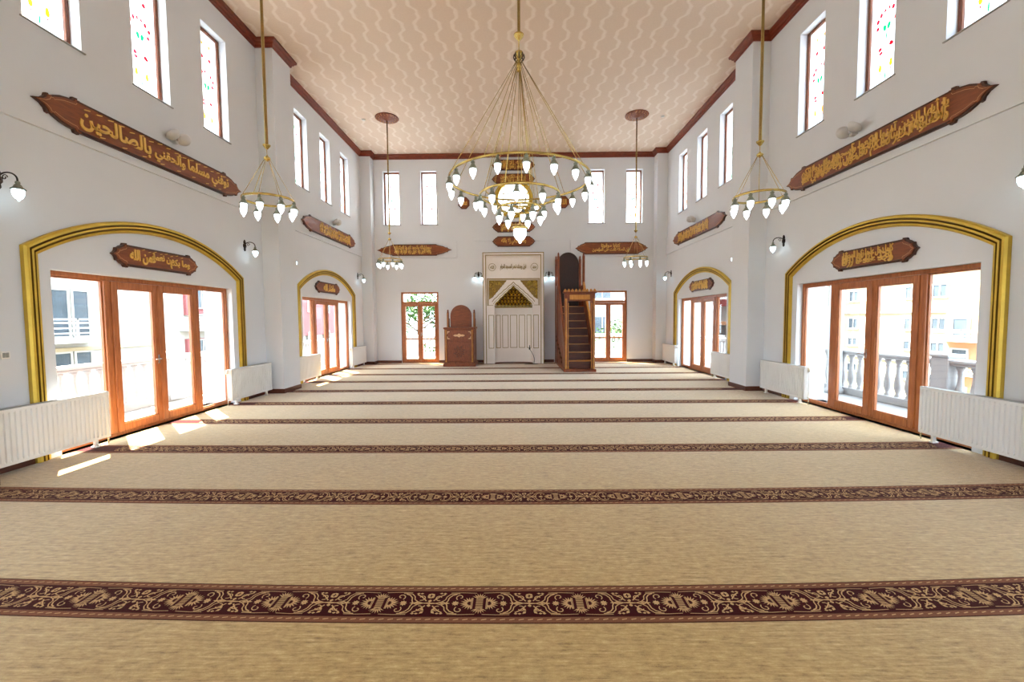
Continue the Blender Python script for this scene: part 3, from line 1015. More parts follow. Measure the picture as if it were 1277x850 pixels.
for z, h, lab, t1, t2 in ((7.09, .19, 'topmost of the four stacked boards above the round window', 'لا إله إلا الله', 'محمد رسول الله'),
                      (6.60, .19, 'lower of the two boards directly above the round window', 'إن الله وملائكته يصلون', 'على النبي يا أيها الذين'),
                      (4.90, .185, 'upper of the two boards directly below the round window', 'بسم الله الرحمن الرحيم', 'وتوكل على الحي الذي'),
                      (4.39, .185, 'lowest stacked board just above the prayer niche', 'وما توفيقي إلا بالله', None)):
    ln = [(t1, -.45, .45, -.12, .12, .03)] if t2 is None else dense(-.46, .46, .17, t1, t2)
    board(lab, .78, .58, h, ln, (0, YB - .03, z), BACK, G4, fancy=False)
def plaque(label, x, txt):
    r = root('name_plaque', label, 'wall plaque', (x, YB, 5.78), BACK, 'octagonal name plaques')
    P = [(.22 * math.cos(PI / 8 + PI / 4 * k), .23 * math.sin(PI / 8 + PI / 4 * k)) for k in range(8)]
    mb = MB(); mb.prism(P, -.035, 0); mb.build('backboard', M['boardedge'], r)
    mb = MB(); mb.prism([(a * .88, b * .88) for a, b in P], -.045, -.03); mb.build('face_panel', M['board'], r)
    lettering([(txt, -.12, .12, -.09, .1, .035)], r, M['goldtext'], -.055)
plaque('small octagonal wooden plaque left of the round window', -1.79, 'محمد')
plaque('small octagonal wooden plaque right of the round window', 1.79, 'الله')

# ------------------------------------------------------------------ lamps
CAP = [(.005, .012), (.012, .008), (.013, -.012), (.026, -.018), (.028, -.034), (.020, -.042), (.027, -.054), (.044, -.086), (.053, -.100), (.057, -.112), (.050, -.116), (.010, -.110)]
SHADE = [(.010, -.108), (.041, -.112), (.044, -.130), (.041, -.162), (.031, -.196), (.017, -.218), (.010, -.222), (.012, -.232), (.006, -.242), (.001, -.243)]
def prim(prof, n, name):
    mb = MB(); mb.lathe(prof, n); o = mb.build(name, M['patina']); me = o.data; bpy.data.objects.remove(o); return me
CAP_ME = prim(CAP, 14, 'lamp_cap'); SH_ME = prim(SHADE, 12, 'glass_shade')
SH_ME.materials[0] = M['lampglass']
def pend_lamp(parent, x, y, z, s=1.0):
    c = put('lamp_cap', CAP_ME, parent); c.location = (x, y, z); c.scale = (s, s, s)
    g = put('glass_shade', SH_ME, c)
    return c
def rods(parent, name, pairs, r=.004, mat='brass'):
    for a, b in pairs:
        mb = MB(); mb.tube([a, b], r, 6); mb.build(name, M[mat], parent)
ROSE = [(.001, 0), (.33, 0), (.34, -.012), (.33, -.024), (.30, -.02), (.27, -.035), (.22, -.028), (.18, -.05), (.12, -.045), (.07, -.07), (.03, -.085), (.001, -.085)]
def rose(parent, zc):
    mb = MB(); mb.lathe([(a, zc + b) for a, b in ROSE], 32, mi=0)
    p = mb.build('ceiling_rose', M['carved'], parent)
    mb = MB()
    for R_, n, s in ((.30, 20, .018), (.24, 16, .022), (.16, 10, .025)):
        for k in range(n):
            a = 2 * PI * k / n
            mb.lathe([(.001, -s), (s * .8, -s * .5), (s, 0), (s * .5, s * .5), (.001, s * .6)], 6, (R_ * math.cos(a), R_ * math.sin(a), zc - .03))
    tag(mb.build('rose_carving', M['inlay'], p), kind='stuff')
def small_chandelier(label, loc, phase=0.0):
    """origin at the ring centre; rod runs to the ceiling"""
    r = root('ring_chandelier', label, 'chandelier', loc, 0, 'small ring chandeliers')
    up = HC - loc[2]
    mb = MB(); mb.ring(.345, (0, 0, 0), .007, .016, 56); mb.build('ring', M['brass'], r)
    mb = MB(); mb.lathe([(.006, .56), (.012, .575), (.035, .585), (.048, .605), (.040, .62), (.018, .635), (.006, .66)], 16); mb.build('hub', M['brass'], r)
    mb = MB(); mb.lathe([(.004, .64), (.006, .735), (.02, .745), (.05, .785), (.055, .80), (.022, .80), (.02, up - .05)], 16); mb.build('rod', M['brass'], r)
    for k in range(6):
        a = phase + 2 * PI * k / 6 + .3
        rods(r, 'stay', [((.03 * math.cos(a), .03 * math.sin(a), .60), (.345 * math.cos(a), .345 * math.sin(a), .012))])
    for k in range(8):
        a = phase + 2 * PI * k / 8
        pend_lamp(r, .345 * math.cos(a), .345 * math.sin(a), -.012, 1.0)
    rose(r, up)
    return r
small_chandelier('ring chandelier hanging before the left pilaster, nearer of the two on the left', (-3.60, 6.28, 3.38), .2)
small_chandelier('ring chandelier hanging before the right pilaster, nearer of the two on the right', (3.66, 6.33, 3.375), .75)
small_chandelier('far ring chandelier before the left board of the far wall', (-3.68, 12.56, 3.38), .5)
small_chandelier('far ring chandelier before the right board of the far wall', (3.62, 12.56, 3.38), .1)

r = root('tiered_chandelier', 'large three ring brass chandelier with many lamps in the middle', 'chandelier', (.115, 5.55, 3.40))
for R_, z, nm in ((.91, 0, 'outer_ring'), (.52, -.20, 'middle_ring'), (.27, -.36, 'inner_ring')):
    mb = MB(); mb.ring(R_, (0, 0, z), .011, .013, 72); mb.build(nm, M['brass'], r)
for n, R_, z, ph in ((18, .91, -.012, 4), (10, .52, -.212, -5), (6, .27, -.372, -24)):
    for k in range(n):
        a = math.radians(ph + 360 / n * k) - PI / 2
        pend_lamp(r, R_ * math.cos(a), R_ * math.sin(a), z, .86)
ht = 1.52
mb = MB(); mb.lathe([(.01, ht - .16), (.03, ht - .15), (.022, ht - .12), (.035, ht - .10), (.026, ht - .06), (.012, ht - .03), (.03, ht), (.058, ht + .03), (.062, ht + .055), (.05, ht + .085), (.02, ht + .105), (.008, ht + .12)], 20); mb.build('hub', M['brass'], r)
mb = MB()
for k in range(8):
    a = 2 * PI * k / 8
    mb.tube([(.05 * math.cos(a), .05 * math.sin(a), ht - .02), (.07 * math.cos(a), .07 * math.sin(a), ht + .02), (.06 * math.cos(a), .06 * math.sin(a), ht + .06)], .008, 6)
mb.build('hub_ornament', M['iron'], r)
mb = MB(); mb.lathe([(.006, ht + .11), (.008, ht + .22), (.02, ht + .235), (.058, ht + .275), (.066, ht + .30), (.05, ht + .315), (.02, ht + .325), (.02, HC - 3.40 - .05)], 18); mb.build('rod', M['brass'], r)
for k in range(9):
    a = math.radians(14 + 40 * k) - PI / 2
    rods(r, 'stay', [((.03 * math.cos(a), .03 * math.sin(a), ht - .02), (.91 * math.cos(a), .91 * math.sin(a), .01))], .0045)
for k in range(5):
    a = math.radians(13 + 72 * k) - PI / 2
    rods(r, 'stay', [((.025 * math.cos(a), .025 * math.sin(a), ht - .10), (.52 * math.cos(a), .52 * math.sin(a), -.19))], .0045)
for k in range(6):
    a = math.radians(6 + 60 * k) - PI / 2
    rods(r, 'stay', [((.02 * math.cos(a), .02 * math.sin(a), ht - .14), (.27 * math.cos(a), .27 * math.sin(a), -.35))], .004)
mb = MB()
for k in range(5):
    a = math.radians(13 + 72 * k) - PI / 2
    mb.tube([(.52 * math.cos(a), .52 * math.sin(a), -.20), (.27 * math.cos(a), .27 * math.sin(a), -.36)], .006, 6)
for k in range(3):
    a = math.radians(30 + 60 * k)
    mb.tube([(.27 * math.cos(a), .27 * math.sin(a), -.36), (-.27 * math.cos(a), -.27 * math.sin(a), -.36)], .006, 6)
mb.tube([(0, 0, -.36), (0, 0, -.60)], .008, 8)
mb.build('spokes', M['brass'], r)
mb = MB(); mb.lathe([(.01, -.56), (.05, -.575), (.095, -.60), (.108, -.615), (.108, -.632), (.098, -.636), (.02, -.63)], 24)
p = mb.build('bowl_cap', M['brass'], r)
mb = MB(); mb.lathe([(.02, -.632), (.084, -.634), (.086, -.67), (.078, -.715), (.055, -.755), (.028, -.778), (.016, -.782), (.02, -.797), (.010, -.812), (.001, -.815)], 24); mb.build('glass_bowl', M['lampglass'], p)
rose(r, HC - 3.40)

# wall lamps: scrolled iron bracket, bell cap, glass
def arm(mb, sx=0.0, reach=.19):
    pts = []
    for i in range(13):
        t = i / 12
        a = PI * (1 - t)
        d = reach / 2 + reach / 2 * math.cos(a)
        z = .07 * math.sin(PI * t) + .02 * (1 - t)
        pts.append((sx * d, -d * (1 if sx == 0 else .55) - .02, z))
    end = pts[-1]
    pts.append((end[0], end[1], end[2] - .02))
    mb.tube(pts, .008, 8)
    sp = []
    for i in range(14):
        a = i * .55; rr = .032 - .0018 * i
        d = .085 + rr * math.cos(a)
        sp.append((sx * d, -d * (1 if sx == 0 else .55), .03 + rr * math.sin(a)))
    mb.tube(sp, .005, 6)
    return pts[-1]
CAPW = [(.004, .01), (.018, .004), (.022, -.012), (.016, -.022), (.026, -.03), (.04, -.058), (.058, -.072), (.062, -.08), (.05, -.083), (.01, -.08)]
SHW = [(.010, -.078), (.046, -.080), (.049, -.105), (.045, -.138), (.031, -.168), (.014, -.182), (.008, -.186), (.009, -.196), (.001, -.20)]
def sconce(label, loc, rz, twin=False, group='wall lamps'):
    r = root('wall_lamp', label, 'wall lamp', loc, rz, group)
    mb = MB()
    mb.prism([(0, -.10), (.022, -.07), (.018, -.035), (.038, -.01), (.038, .035), (.018, .05), (.026, .085), (0, .13), (-.026, .085), (-.018, .05), (-.038, .035), (-.038, -.01), (-.018, -.035), (-.022, -.07)], -.02, 0)
    mb.lathe([(.001, -.03), (.02, -.025), (.026, -.01), (.02, 0)], 10, (0, -.01, .015), axis='Y')
    mb.build('wall_plate', M['iron'], r)
    ends = []
    for sx in ((-1, 1) if twin else (0,)):
        mb = MB(); e = arm(mb, sx, .13 if twin else .20); mb.build('bracket_arm', M['iron'], r); ends.append(e)
    for e in ends:
        mb = MB(); mb.lathe([(a, b) for a, b in CAPW], 14); c = mb.build('lamp_cap', M['patina'], r); c.location = e
        mb = MB(); mb.lathe(SHW, 14); mb.build('glass_shade', M['sconceglass'], c)
    return r
ZS = 3.10
for sg, rz in ((-1, LEFT), (1, RIGHT)):
    s = 'left' if sg < 0 else 'right'
    for y, lab in ((4.46 if sg < 0 else 4.36, 'dark bracket wall lamp at the very %s edge of the photo' % s), (8.50, 'dark bracket wall lamp beside the near %s pilaster' % s),
                   (10.02, 'dark wall lamp on the near side of the far %s arch' % s), (14.56, 'dark wall lamp in the far %s corner past the far arch' % s)):
        sconce(lab, (sg * WX, y, ZS), rz)
sconce('twin armed wall lamp left of the prayer niche', (-1.29, YB, 3.20), BACK, True, 'twin wall lamps')
sconce('twin armed wall lamp between prayer niche and minbar', (1.27, YB, 3.20), BACK, True, 'twin wall lamps')

# grey floodlights sitting above the long boards
def floodlight(label, loc, rz):
    r = root('floodlight', label, 'floodlight', loc, rz, 'wall floodlights')
    mb = MB(); mb.bbox(-.03, .03, -.10, 0, -.06, .06, .006); mb.bbox(-.015, .015, -.13, -.08, -.02, .08, .004); mb.build('bracket', M['greymetal'], r)
    for sx in (-1, 1):
        mb = MB()
        mb.lathe([(.03, .05), (.075, .035), (.10, .0), (.105, -.03), (.10, -.035), (.03, -.03)], 18)
        h = mb.build('lamp_head', M['greymetal'], r); h.location = (sx * .105, -.13, .03); h.rotation_euler = (math.radians(145), math.radians(18 * sx), 0)
        mb = MB(); mb.lathe([(.001, -.03), (.06, -.04), (.094, -.034), (.094, -.02), (.001, -.02)], 18); mb.build('lens', M['lens'], h)
for sg, rz in ((-1, LEFT), (1, RIGHT)):
    s = 'left' if sg < 0 else 'right'
    floodlight('grey twin floodlight above the near %s long board' % s, (sg * WX, 6.78, 4.48), rz)
    floodlight('grey twin floodlight above the far %s long board' % s, (sg * WX, 12.70, 4.50), rz)

# smoke detectors
for x, lab in ((-4.40, 'small white smoke detector on the ceiling at left'), (4.40, 'small white smoke detector on the ceiling at right')):
    r = root('smoke_detector', lab, 'detector', (x, 12.65, HC), 0, 'smoke detectors')
    mb = MB(); mb.lathe([(.001, 0), (.055, 0), (.055, -.012), (.04, -.03), (.02, -.036), (.001, -.036)], 16); mb.build('housing', M['plastic'], r)
# light switch on the left wall
r = root('light_switch', 'white light switch on the left wall left of the near gold arch', 'switch', (-WX, 4.42, 1.25), LEFT)
mb = MB(); mb.bbox(-.042, .042, -.012, 0, -.042, .042, .004); mb.build('switch_plate', M['plastic'], r)
mb = MB(); mb.bbox(-.028, -.002, -.018, -.010, -.026, .026, .003); mb.bbox(.002, .028, -.018, -.010, -.026, .026, .003); mb.build('rocker', M['sill'], r)

# ------------------------------------------------------------------ radiators
def radiator(label, loc, rz, L, valve=1):
    """centred on x; stands proud of the wall"""
    r = root('radiator', label, 'radiator', (loc[0], loc[1], .004), rz, 'white panel radiators')
    z0, z1, yf = .095, .685, -.155
    n = int(L / .05); p = L / n
    mb = MB()
    prof = []
    for k in range(n):
        x = -L / 2 + k * p
        prof += [(x, yf), (x + p * .52, yf), (x + p * .64, yf + .013), (x + p * .86, yf + .013)]
    prof.append((L / 2, yf))
    V = []
    zz = [z0, z0 + .028, z0 + .045, z1 - .045, z1 - .028, z1]
    for i, z in enumerate(zz):
        for x, y in prof: V.append((x, yf if i in (0, 1, 4, 5) else y, z))
    m_ = len(prof)
    F = [(i * m_ + j, i * m_ + j + 1, (i + 1) * m_ + j + 1, (i + 1) * m_ + j) for i in range(5) for j in range(m_ - 1)]
    mb.add(V, F)
    mb.box(-L / 2, L / 2, yf + .014, yf + .022, z0, z1)
    mb.box(-L / 2, L / 2, -.085, -.075, z0, z1)
    mb.build('panel', M['radiator'], r, fix=False)
    for sx in (-1, 1):
        mb = MB()
        a, b = sorted((sx * L / 2, sx * (L / 2 + .004)))
        mb.bbox(a, b, yf, -.072, z0, z1 + .004, .001)
        mb.build('side_cover', M['radiator'], r)
    mb = MB()
    mb.bbox(-L / 2, L / 2, yf + .002, yf + .012, z1 - .004, z1 + .006, .001); mb.bbox(-L / 2, L / 2, -.085, -.075, z1 - .004, z1 + .006, .001)
    m2 = int(L / .028)
    for k in range(m2 + 1):
        x = -L / 2 + .006 + (L - .012) * k / m2
        mb.box(x - .005, x + .005, yf + .012, -.085, z1 - .002, z1 + .004)
    mb.build('top_grille', M['radgrille'], r)
    for sx in (-1, 1):
        mb = MB(); x = sx * (L / 2 - .16)
        mb.bbox(x - .02, x + .02, -.135, -.095, .012, z0 + .01, .004); mb.bbox(x - .032, x + .032, -.15, -.075, 0.0, .016, .004)
        mb.build('foot', M['plastic'], r)
    mb = MB(); x = valve * (L / 2 + .035)
    mb.tube([(valve * L / 2, -.09, z1 - .06), (x, -.09, z1 - .06)], .012, 8)
    mb.tube([(x, -.09, z1 - .06), (x, -.09, .0)], .007, 8)
    mb.lathe([(.001, .03), (.022, .03), (.024, 0), (.022, -.05), (.001, -.05)], 12, (x, -.09, z1 - .03))
    mb.build('valve', M['plastic'], r)
    mb = MB(); mb.tube([(valve * L / 2, -.09, z0 + .04), (valve * (L / 2 + .03), -.09, z0 + .04), (valve * (L / 2 + .03), -.09, 0)], .008, 8); mb.build('lockshield_pipe', M['chrome'], r)
    return r
radiator('long ribbed white radiator cut off by the left edge of the photo', (-WX, 4.66, 0), LEFT, 1.42, 1)
radiator('white radiator between near left door and left pilaster', (-WX, 8.38, 0), LEFT, 1.28, -1)
radiator('white radiator just behind the left pilaster', (-WX, 10.68, 0), LEFT, 1.28, 1)
radiator('white radiator in the far left corner of the hall', (-WX, 14.18, 0), LEFT, 1.26, -1)
radiator('long ribbed white radiator cut off by the right edge of the photo', (WX, 4.68, 0), RIGHT, 1.46, -1)
radiator('white radiator between near right door and right pilaster', (WX, 8.26, 0), RIGHT, 1.36, 1)
radiator('white radiator just behind the right pilaster', (WX, 10.60, 0), RIGHT, 1.24, -1)
radiator('white radiator in the far right corner of the hall', (WX, 14.33, 0), RIGHT, 1.14, 1)

# ------------------------------------------------------------------ prayer niche (mihrab)
r = root('prayer_niche', 'tall white and gold marble prayer niche in the middle of the far wall', 'niche', (-.022, YB, .004))
YN = -.45
def niche_y(x):           # concave recess between the jambs
    q = min(1, abs(x) / .68); return YN + .30 * math.sqrt(max(0, 1 - q * q)) + .01
def cusp(x):              # height of the stepped pointed arch over x
    q = abs(x) / .68; base = 2.08 + .675 * (1 - q) ** .92
    return base - .022 * abs(math.sin(q * PI * 4.5))
mb = MB()
for sx in (-1, 1):
    x0, x1 = sorted((sx * .68, sx * .98)); mb.box(x0, x1, YN, -.02, 0, 2.08)
xs = [-.98 + 1.96 * i / 98 for i in range(99)]
V = []; F = []
for x in xs:
    zb = cusp(x) if abs(x) < .68 else 2.08
    V += [(x, YN, zb), (x, YN, 3.86), (x, YN + .06, zb), (x, YN + .06, 3.86)]
for i in range(98):
    a = i * 4; b = a + 4
    F += [(a, b, b + 1, a + 1), (a + 2, a, b, b + 2), (a + 1, b + 1, b + 3, a + 3)]
mb.add(V, F)
mb.build('front_slab', M['marble'], r)
mb = MB(); n = 28; V = []; F = []
for i in range(n + 1):
    x = -.68 + 1.36 * i / n; y = niche_y(x); V += [(x, y, 0), (x, y, 2.10)]
F = [(2 * i, 2 * i + 2, 2 * i + 3, 2 * i + 1) for i in range(n)]
mb.add(V, F, 0, True); mb.build('niche_curve', M['marble'], r)
mb = MB(); V = []  # dark strip along the niche foot, standing in for its shadow line
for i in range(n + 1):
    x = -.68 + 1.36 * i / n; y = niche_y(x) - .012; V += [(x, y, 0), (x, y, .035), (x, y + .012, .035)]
mb.add(V, [f for i in range(n) for f in ((3 * i, 3 * i + 3, 3 * i + 4, 3 * i + 1), (3 * i + 1, 3 * i + 4, 3 * i + 5, 3 * i + 2))]); mb.build('niche_shadow_strip', M['skirt'], r, fix=False)
# outer frame: gold-edged white border
for nm, x0, x1, z0, z1 in (('frame_post', -1.075, -.965, 0, 3.93), ('frame_post', .965, 1.075, 0, 3.93), ('frame_head', -.965, .965, 3.84, 3.93)):
    mb = MB(); mb.bbox(x0, x1, YN - .035, -.0, z0, z1, .006); mb.build(nm, M['marble'], r)
def gline(pts, w=.012, y=YN - .006, d=.008, closed=False, nm='gilt_line'):
    mb = MB()
    if closed: pts = pts + [pts[0]]
    for a, b in zip(pts[:-1], pts[1:]):
        dx, dz = b[0] - a[0], b[1] - a[1]; L = math.hypot(dx, dz); ux, uz = dx / L * w / 2, dz / L * w / 2
        mb.prism([(a[0] - ux + uz, a[1] - uz - ux), (b[0] + ux + uz, b[1] + uz - ux), (b[0] + ux - uz, b[1] + uz + ux), (a[0] - ux - uz, a[1] - uz + ux)], y, y + d)
    return mb.build(nm, M['mihrabgold'], r)
gline([(-1.068, 0.02), (-1.068, 3.922), (1.068, 3.922), (1.068, 0.02)], .024, YN - .042)
gline([(-.972, 0.02), (-.972, 3.835), (.972, 3.835), (.972, 0.02)], .026, YN - .042)
gline([(-.92, 2.08), (-.92, 3.01), (.92, 3.01), (.92, 2.08)], .028)
gline([(-.885, 2.10), (-.885, 2.975), (.885, 2.975), (.885, 2.10)], .016)
gline([(-.92, 2.08), (-.72, 2.08)], .014); gline([(.72, 2.08), (.92, 2.08)], .014)
# cusped arch bands
xa = [-.68 + 1.36 * i / 60 for i in range(61)]
for off, w in ((.005, .030), (.055, .014), (.125, .022)):
    P = [(x * (1 + off * .9), cusp(x) + off * 1.15) for x in xa]
    P = [p for p in P if abs(p[0]) < .80 and p[1] > 2.09]
    v2, f2 = ribbon(P, w); mb = MB()
    mb.add([(a, YN - .010, b) for a, b in v2], f2)
    m2 = len(v2); mb.add([(a, YN - .010, b) for a, b in v2] + [(a, YN, b) for a, b in v2], [(2 * i, 2 * i + 2, 2 * i + 2 + m2, 2 * i + m2) for i in range(len(P) - 1)] + [(2 * i + 1, 2 * i + 3, 2 * i + 3 + m2, 2 * i + 1 + m2) for i in range(len(P) - 1)])
    mb.build('arch_band', M['mihrabgold'], r)
# gilded spandrels with raised tracery
for sx in (-1, 1):
    mb = MB()
    P = [(sx * .865, 2.955), (sx * .865, 2.28)]
    for i in range(17):
        x = .72 - .60 * i / 16
        if x < .24: break
        P.append((sx * x, 2.20 + .73 * ((.865 - x) / .625) ** 1.0 + (.02 if i % 2 else 0)))
    P.append((sx * .24, 2.955))
    mb.prism(P, YN - .008, YN); sp = mb.build('spandrel', M['spandrelgold'], r)
    mb = MB()
    for i in range(60):
        x = random.uniform(.28, .84); z = random.uniform(2.32, 2.93)
        if z < 2.25 + .76 * (.865 - x) / .625 + .03: continue
        pts = [(sx * (x + q[0]), YN - .012, z + q[1]) for q in spiral(0, 0, .042, .008, random.uniform(0, 6), random.uniform(7, 10), 7)]
        mb.tube(pts, .008, 4)
    tag(mb.build('tracery', M['gold'], sp), kind='stuff')
# stalactite vault: tiers of small gilded cells
for row in range(6):
    z0 = 2.085 + row * .112; mb = MB()
    hw = .66 * (1 - (z0 - 2.06) / .74)
    cells = max(1, int(round(hw * 2 / .125)))
    for c in range(cells):
        x = -hw + (c + .5) * 2 * hw / cells; w = hw / cells * .96
        y = niche_y(x) + (YN + .03 - niche_y(x)) * (row / 6.3)
        rim = [(x - w, z0), (x - w, z0 + .055), (x - w * .5, z0 + .09), (x, z0 + .11), (x + w * .5, z0 + .09), (x + w, z0 + .055), (x + w, z0)]
        inn = [(x + (p - x) * .55, z0 + .012 + (q - z0) * .72) for p, q in rim]
        n7 = 7
        mb.add([(p, y - .03, q) for p, q in rim] + [(p, y - .01, q) for p, q in inn], [(i, (i + 1) % n7, (i + 1) % n7 + n7, i + n7) for i in range(n7)])
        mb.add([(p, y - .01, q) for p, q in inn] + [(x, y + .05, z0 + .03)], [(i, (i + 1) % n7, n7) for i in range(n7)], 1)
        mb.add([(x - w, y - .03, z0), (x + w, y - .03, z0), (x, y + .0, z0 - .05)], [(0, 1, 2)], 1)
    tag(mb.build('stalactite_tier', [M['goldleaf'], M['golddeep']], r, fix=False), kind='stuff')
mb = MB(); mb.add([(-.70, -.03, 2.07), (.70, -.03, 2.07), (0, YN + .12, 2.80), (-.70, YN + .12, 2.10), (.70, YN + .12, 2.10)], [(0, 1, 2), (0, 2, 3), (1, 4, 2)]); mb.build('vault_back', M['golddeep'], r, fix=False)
mb = MB(); mb.bbox(-.66, .66, YN - .03, YN + .05, 1.985, 2.035, .008); mb.bbox(-.68, .68, YN - .04, YN + .05, 2.045, 2.072, .006); mb.build('cornice_ledge', M['mihrabgold'], r)
# niche panels: gilt outlined rectangles, following the curve
for x0, x1 in ((-.89, -.70), (-.63, -.47), (-.41, -.19), (-.127, .127), (.19, .41), (.47, .63), (.70, .89)):
    mb = MB(); w = .019
    def q(x): return (niche_y(x) if abs(x) < .68 else YN) - .006
    ns = 4
    for za, zb in ((.545, .545 + w), (1.735 - w, 1.735)):
        for i in range(ns):
            a = x0 + (x1 - x0) * i / ns; b = x0 + (x1 - x0) * (i + 1) / ns
            mb.add([(a, q(a), za), (b, q(b), za), (b, q(b), zb), (a, q(a), zb)], [(0, 1, 2, 3)])
    for a, b in ((x0, x0 + w), (x1 - w, x1)):
        mb.add([(a, q(a), .545), (b, q(b), .545), (b, q(b), 1.735), (a, q(a), 1.735)], [(0, 1, 2, 3)])
    mb.build('panel_outline', M['mihrabgold'], r, fix=False)
lettering([('فول وجهك شطر المسجد الحرام', -.46, .46, 3.30, 3.53, .035)], r, M['mihrabgold'], YN - .014, .014)
for sx, tx in ((-1, 'الله'), (1, 'محمد')):
    mb = MB(); N = 24; v2, f2 = ribbon([(sx * .745 + .125 * math.cos(2 * PI * i / N), 3.42 + .125 * math.sin(2 * PI * i / N)) for i in range(N + 1)], .014)
    mb.add([(a, YN - .01, b) for a, b in v2], f2); p = mb.build('roundel', M['mihrabgold'], r, fix=False)
    lettering([(tx, sx * .745 - .07, sx * .745 + .07, 3.36, 3.48, .03)], p, M['mihrabgold'], YN - .012)

# microphone lead hanging from the niche
r = root('microphone_cable', 'thin black cable hanging down the right side of the prayer niche to the floor', 'cable', (.66, 14.80, 0))
mb = MB(); mb.tube([(-.12, .04, .56), (-.10, -.01, .50), (-.04, -.02, .40), (.02, -.03, .28), (.05, -.03, .16), (.03, -.05, .04), (.04, -.10, .012), (.16, -.12, .010), (.02, -.16, .010), (-.18, -.13, .010), (-.30, -.06, .010)], .010, 6); mb.build('lead', M['black'], r)
mb = MB(); mb.lathe([(.001, 0), (.022, .004), (.028, .03), (.028, .06), (.016, .075), (.014, .16), (.001, .165)], 12, (-.12, .02, .50)); mb.build('microphone', M['black'], r)

# ------------------------------------------------------------------ preacher's chair (kursu)
r = root('preaching_pulpit', 'low carved dark wood pulpit chair with arched back left of the prayer niche', 'pulpit', (-1.855, 14.05, .004))
mb = MB(); mb.bbox(-.55, .55, -.03, .92, 0, .10, .01); mb.bbox(-.52, .52, -.01, .90, .10, .15, .008); mb.build('plinth', M['carved'], r)
mb = MB(); mb.bbox(-.50, .50, .02, .88, .15, 1.26, .008); mb.build('body', M['carved'], r)
mb = MB(); mb.bbox(-.53, .53, -.01, .90, 1.26, 1.32, .01); mb.build('top_moulding', M['carved'], r)
mb = MB(); mb.bbox(-.39, .39, .0, .03, .18, .82, .006); p = mb.build('front_panel', M['carved'], r)
mb = MB()
for k in range(8):
    a = PI / 4 * k
    mb.tube([(.05 * math.cos(a), -.004, .50 + .05 * math.sin(a)), (.20 * math.cos(a + .3), -.006, .50 + .22 * math.sin(a + .3)), (.12 * math.cos(a + .8), -.004, .50 + .12 * math.sin(a + .8))], .007, 5)
tag(mb.build('star_carving', M['carveddark'], p), kind='stuff')
mb = MB(); mb.bbox(-.46, .46, -.005, .03, .88, 1.24, .008); p = mb.build('frieze', M['carved'], r)
mb = MB()
mb.prism([(-.20, 1.05), (-.14, 1.085), (-.06, 1.08), (0, 1.12), (.06, 1.08), (.14, 1.085), (.20, 1.05), (.14, 1.015), (.06, 1.02), (0, .985), (-.06, 1.02), (-.14, 1.015)], -.018, -.004); mb.build('cartouche', M['ivory'], p)
for sx in (-1, 1):
    for sz in (-1, 1):
        mb = MB(); cx, cz = sx * .40, 1.06 + sz * .13
        mb.prism([(cx, cz), (cx - sx * .10, cz), (cx - sx * .06, cz - sz * .035), (cx - sx * .03, cz - sz * .03), (cx - sx * .02, cz - sz * .08), (cx, cz - sz * .10)], -.016, -.004); mb.build('corner_inlay', M['ivory'], p)
def turned(mb, x, y, z0, z1, r0, n=12):
    h = z1 - z0
    P = [(r0 * 1.3, z0), (r0 * 1.3, z0 + .03 * h), (r0 * .8, z0 + .06 * h), (r0 * 1.1, z0 + .10 * h), (r0 * .85, z0 + .16 * h), (r0 * .85, z0 + .45 * h), (r0 * 1.2, z0 + .48 * h), (r0 * 1.2, z0 + .52 * h), (r0 * .85, z0 + .55 * h), (r0 * .85, z0 + .84 * h), (r0 * 1.1, z0 + .90 * h), (r0 * .8, z0 + .94 * h), (r0 * 1.3, z0 + .97 * h), (r0 * 1.3, z1)]
    mb.lathe(P, n, (x, y, 0))
for sx in (-1, 1):
    mb = MB(); turned(mb, sx * .44, -.02, .15, 1.24, .022); mb.build('corner_column', M['oak'], r)
for sx in (-1, 1):
    mb = MB(); mb.bbox(sx * .46 - .035, sx * .46 + .035, .55, .62, 1.32, 1.82, .008)
    mb.lathe([(.03, 1.82), (.04, 1.835), (.02, 1.85), (.034, 1.88), (.02, 1.91), (.004, 1.935)], 10, (sx * .46, .585, 0)); mb.build('back_post', M['carved'], r)
    mb = MB(); turned(mb, sx * .46, .53, 1.32, 1.80, .014, 8); mb.build('gilt_colonnette', M['oak'], r)
def arch_panel(hw, z0, zs, zt, y0, y1):
    mb = MB(); P = [(-hw, z0), (hw, z0), (hw, zs)]
    for i in range(1, 16):
        a = PI * i / 16; P.append((hw * math.cos(a), zs + (zt - zs) * math.sin(a)))
    P.append((-hw, zs)); mb.prism(P, y0, y1); return mb
p = arch_panel(.37, 1.32, 1.72, 2.09, .57, .61).build('back_panel', M['carved'], r)
arch_panel(.31, 1.34, 1.72, 2.03, .562, .575).build('back_carving', M['board'], p)
for sx in (-1, 1):
    mb = MB(); mb.bbox(sx * .46 - .025, sx * .46 + .025, .60, .86, 1.32, 1.62, .006); mb.build('side_rail', M['carved'], r)

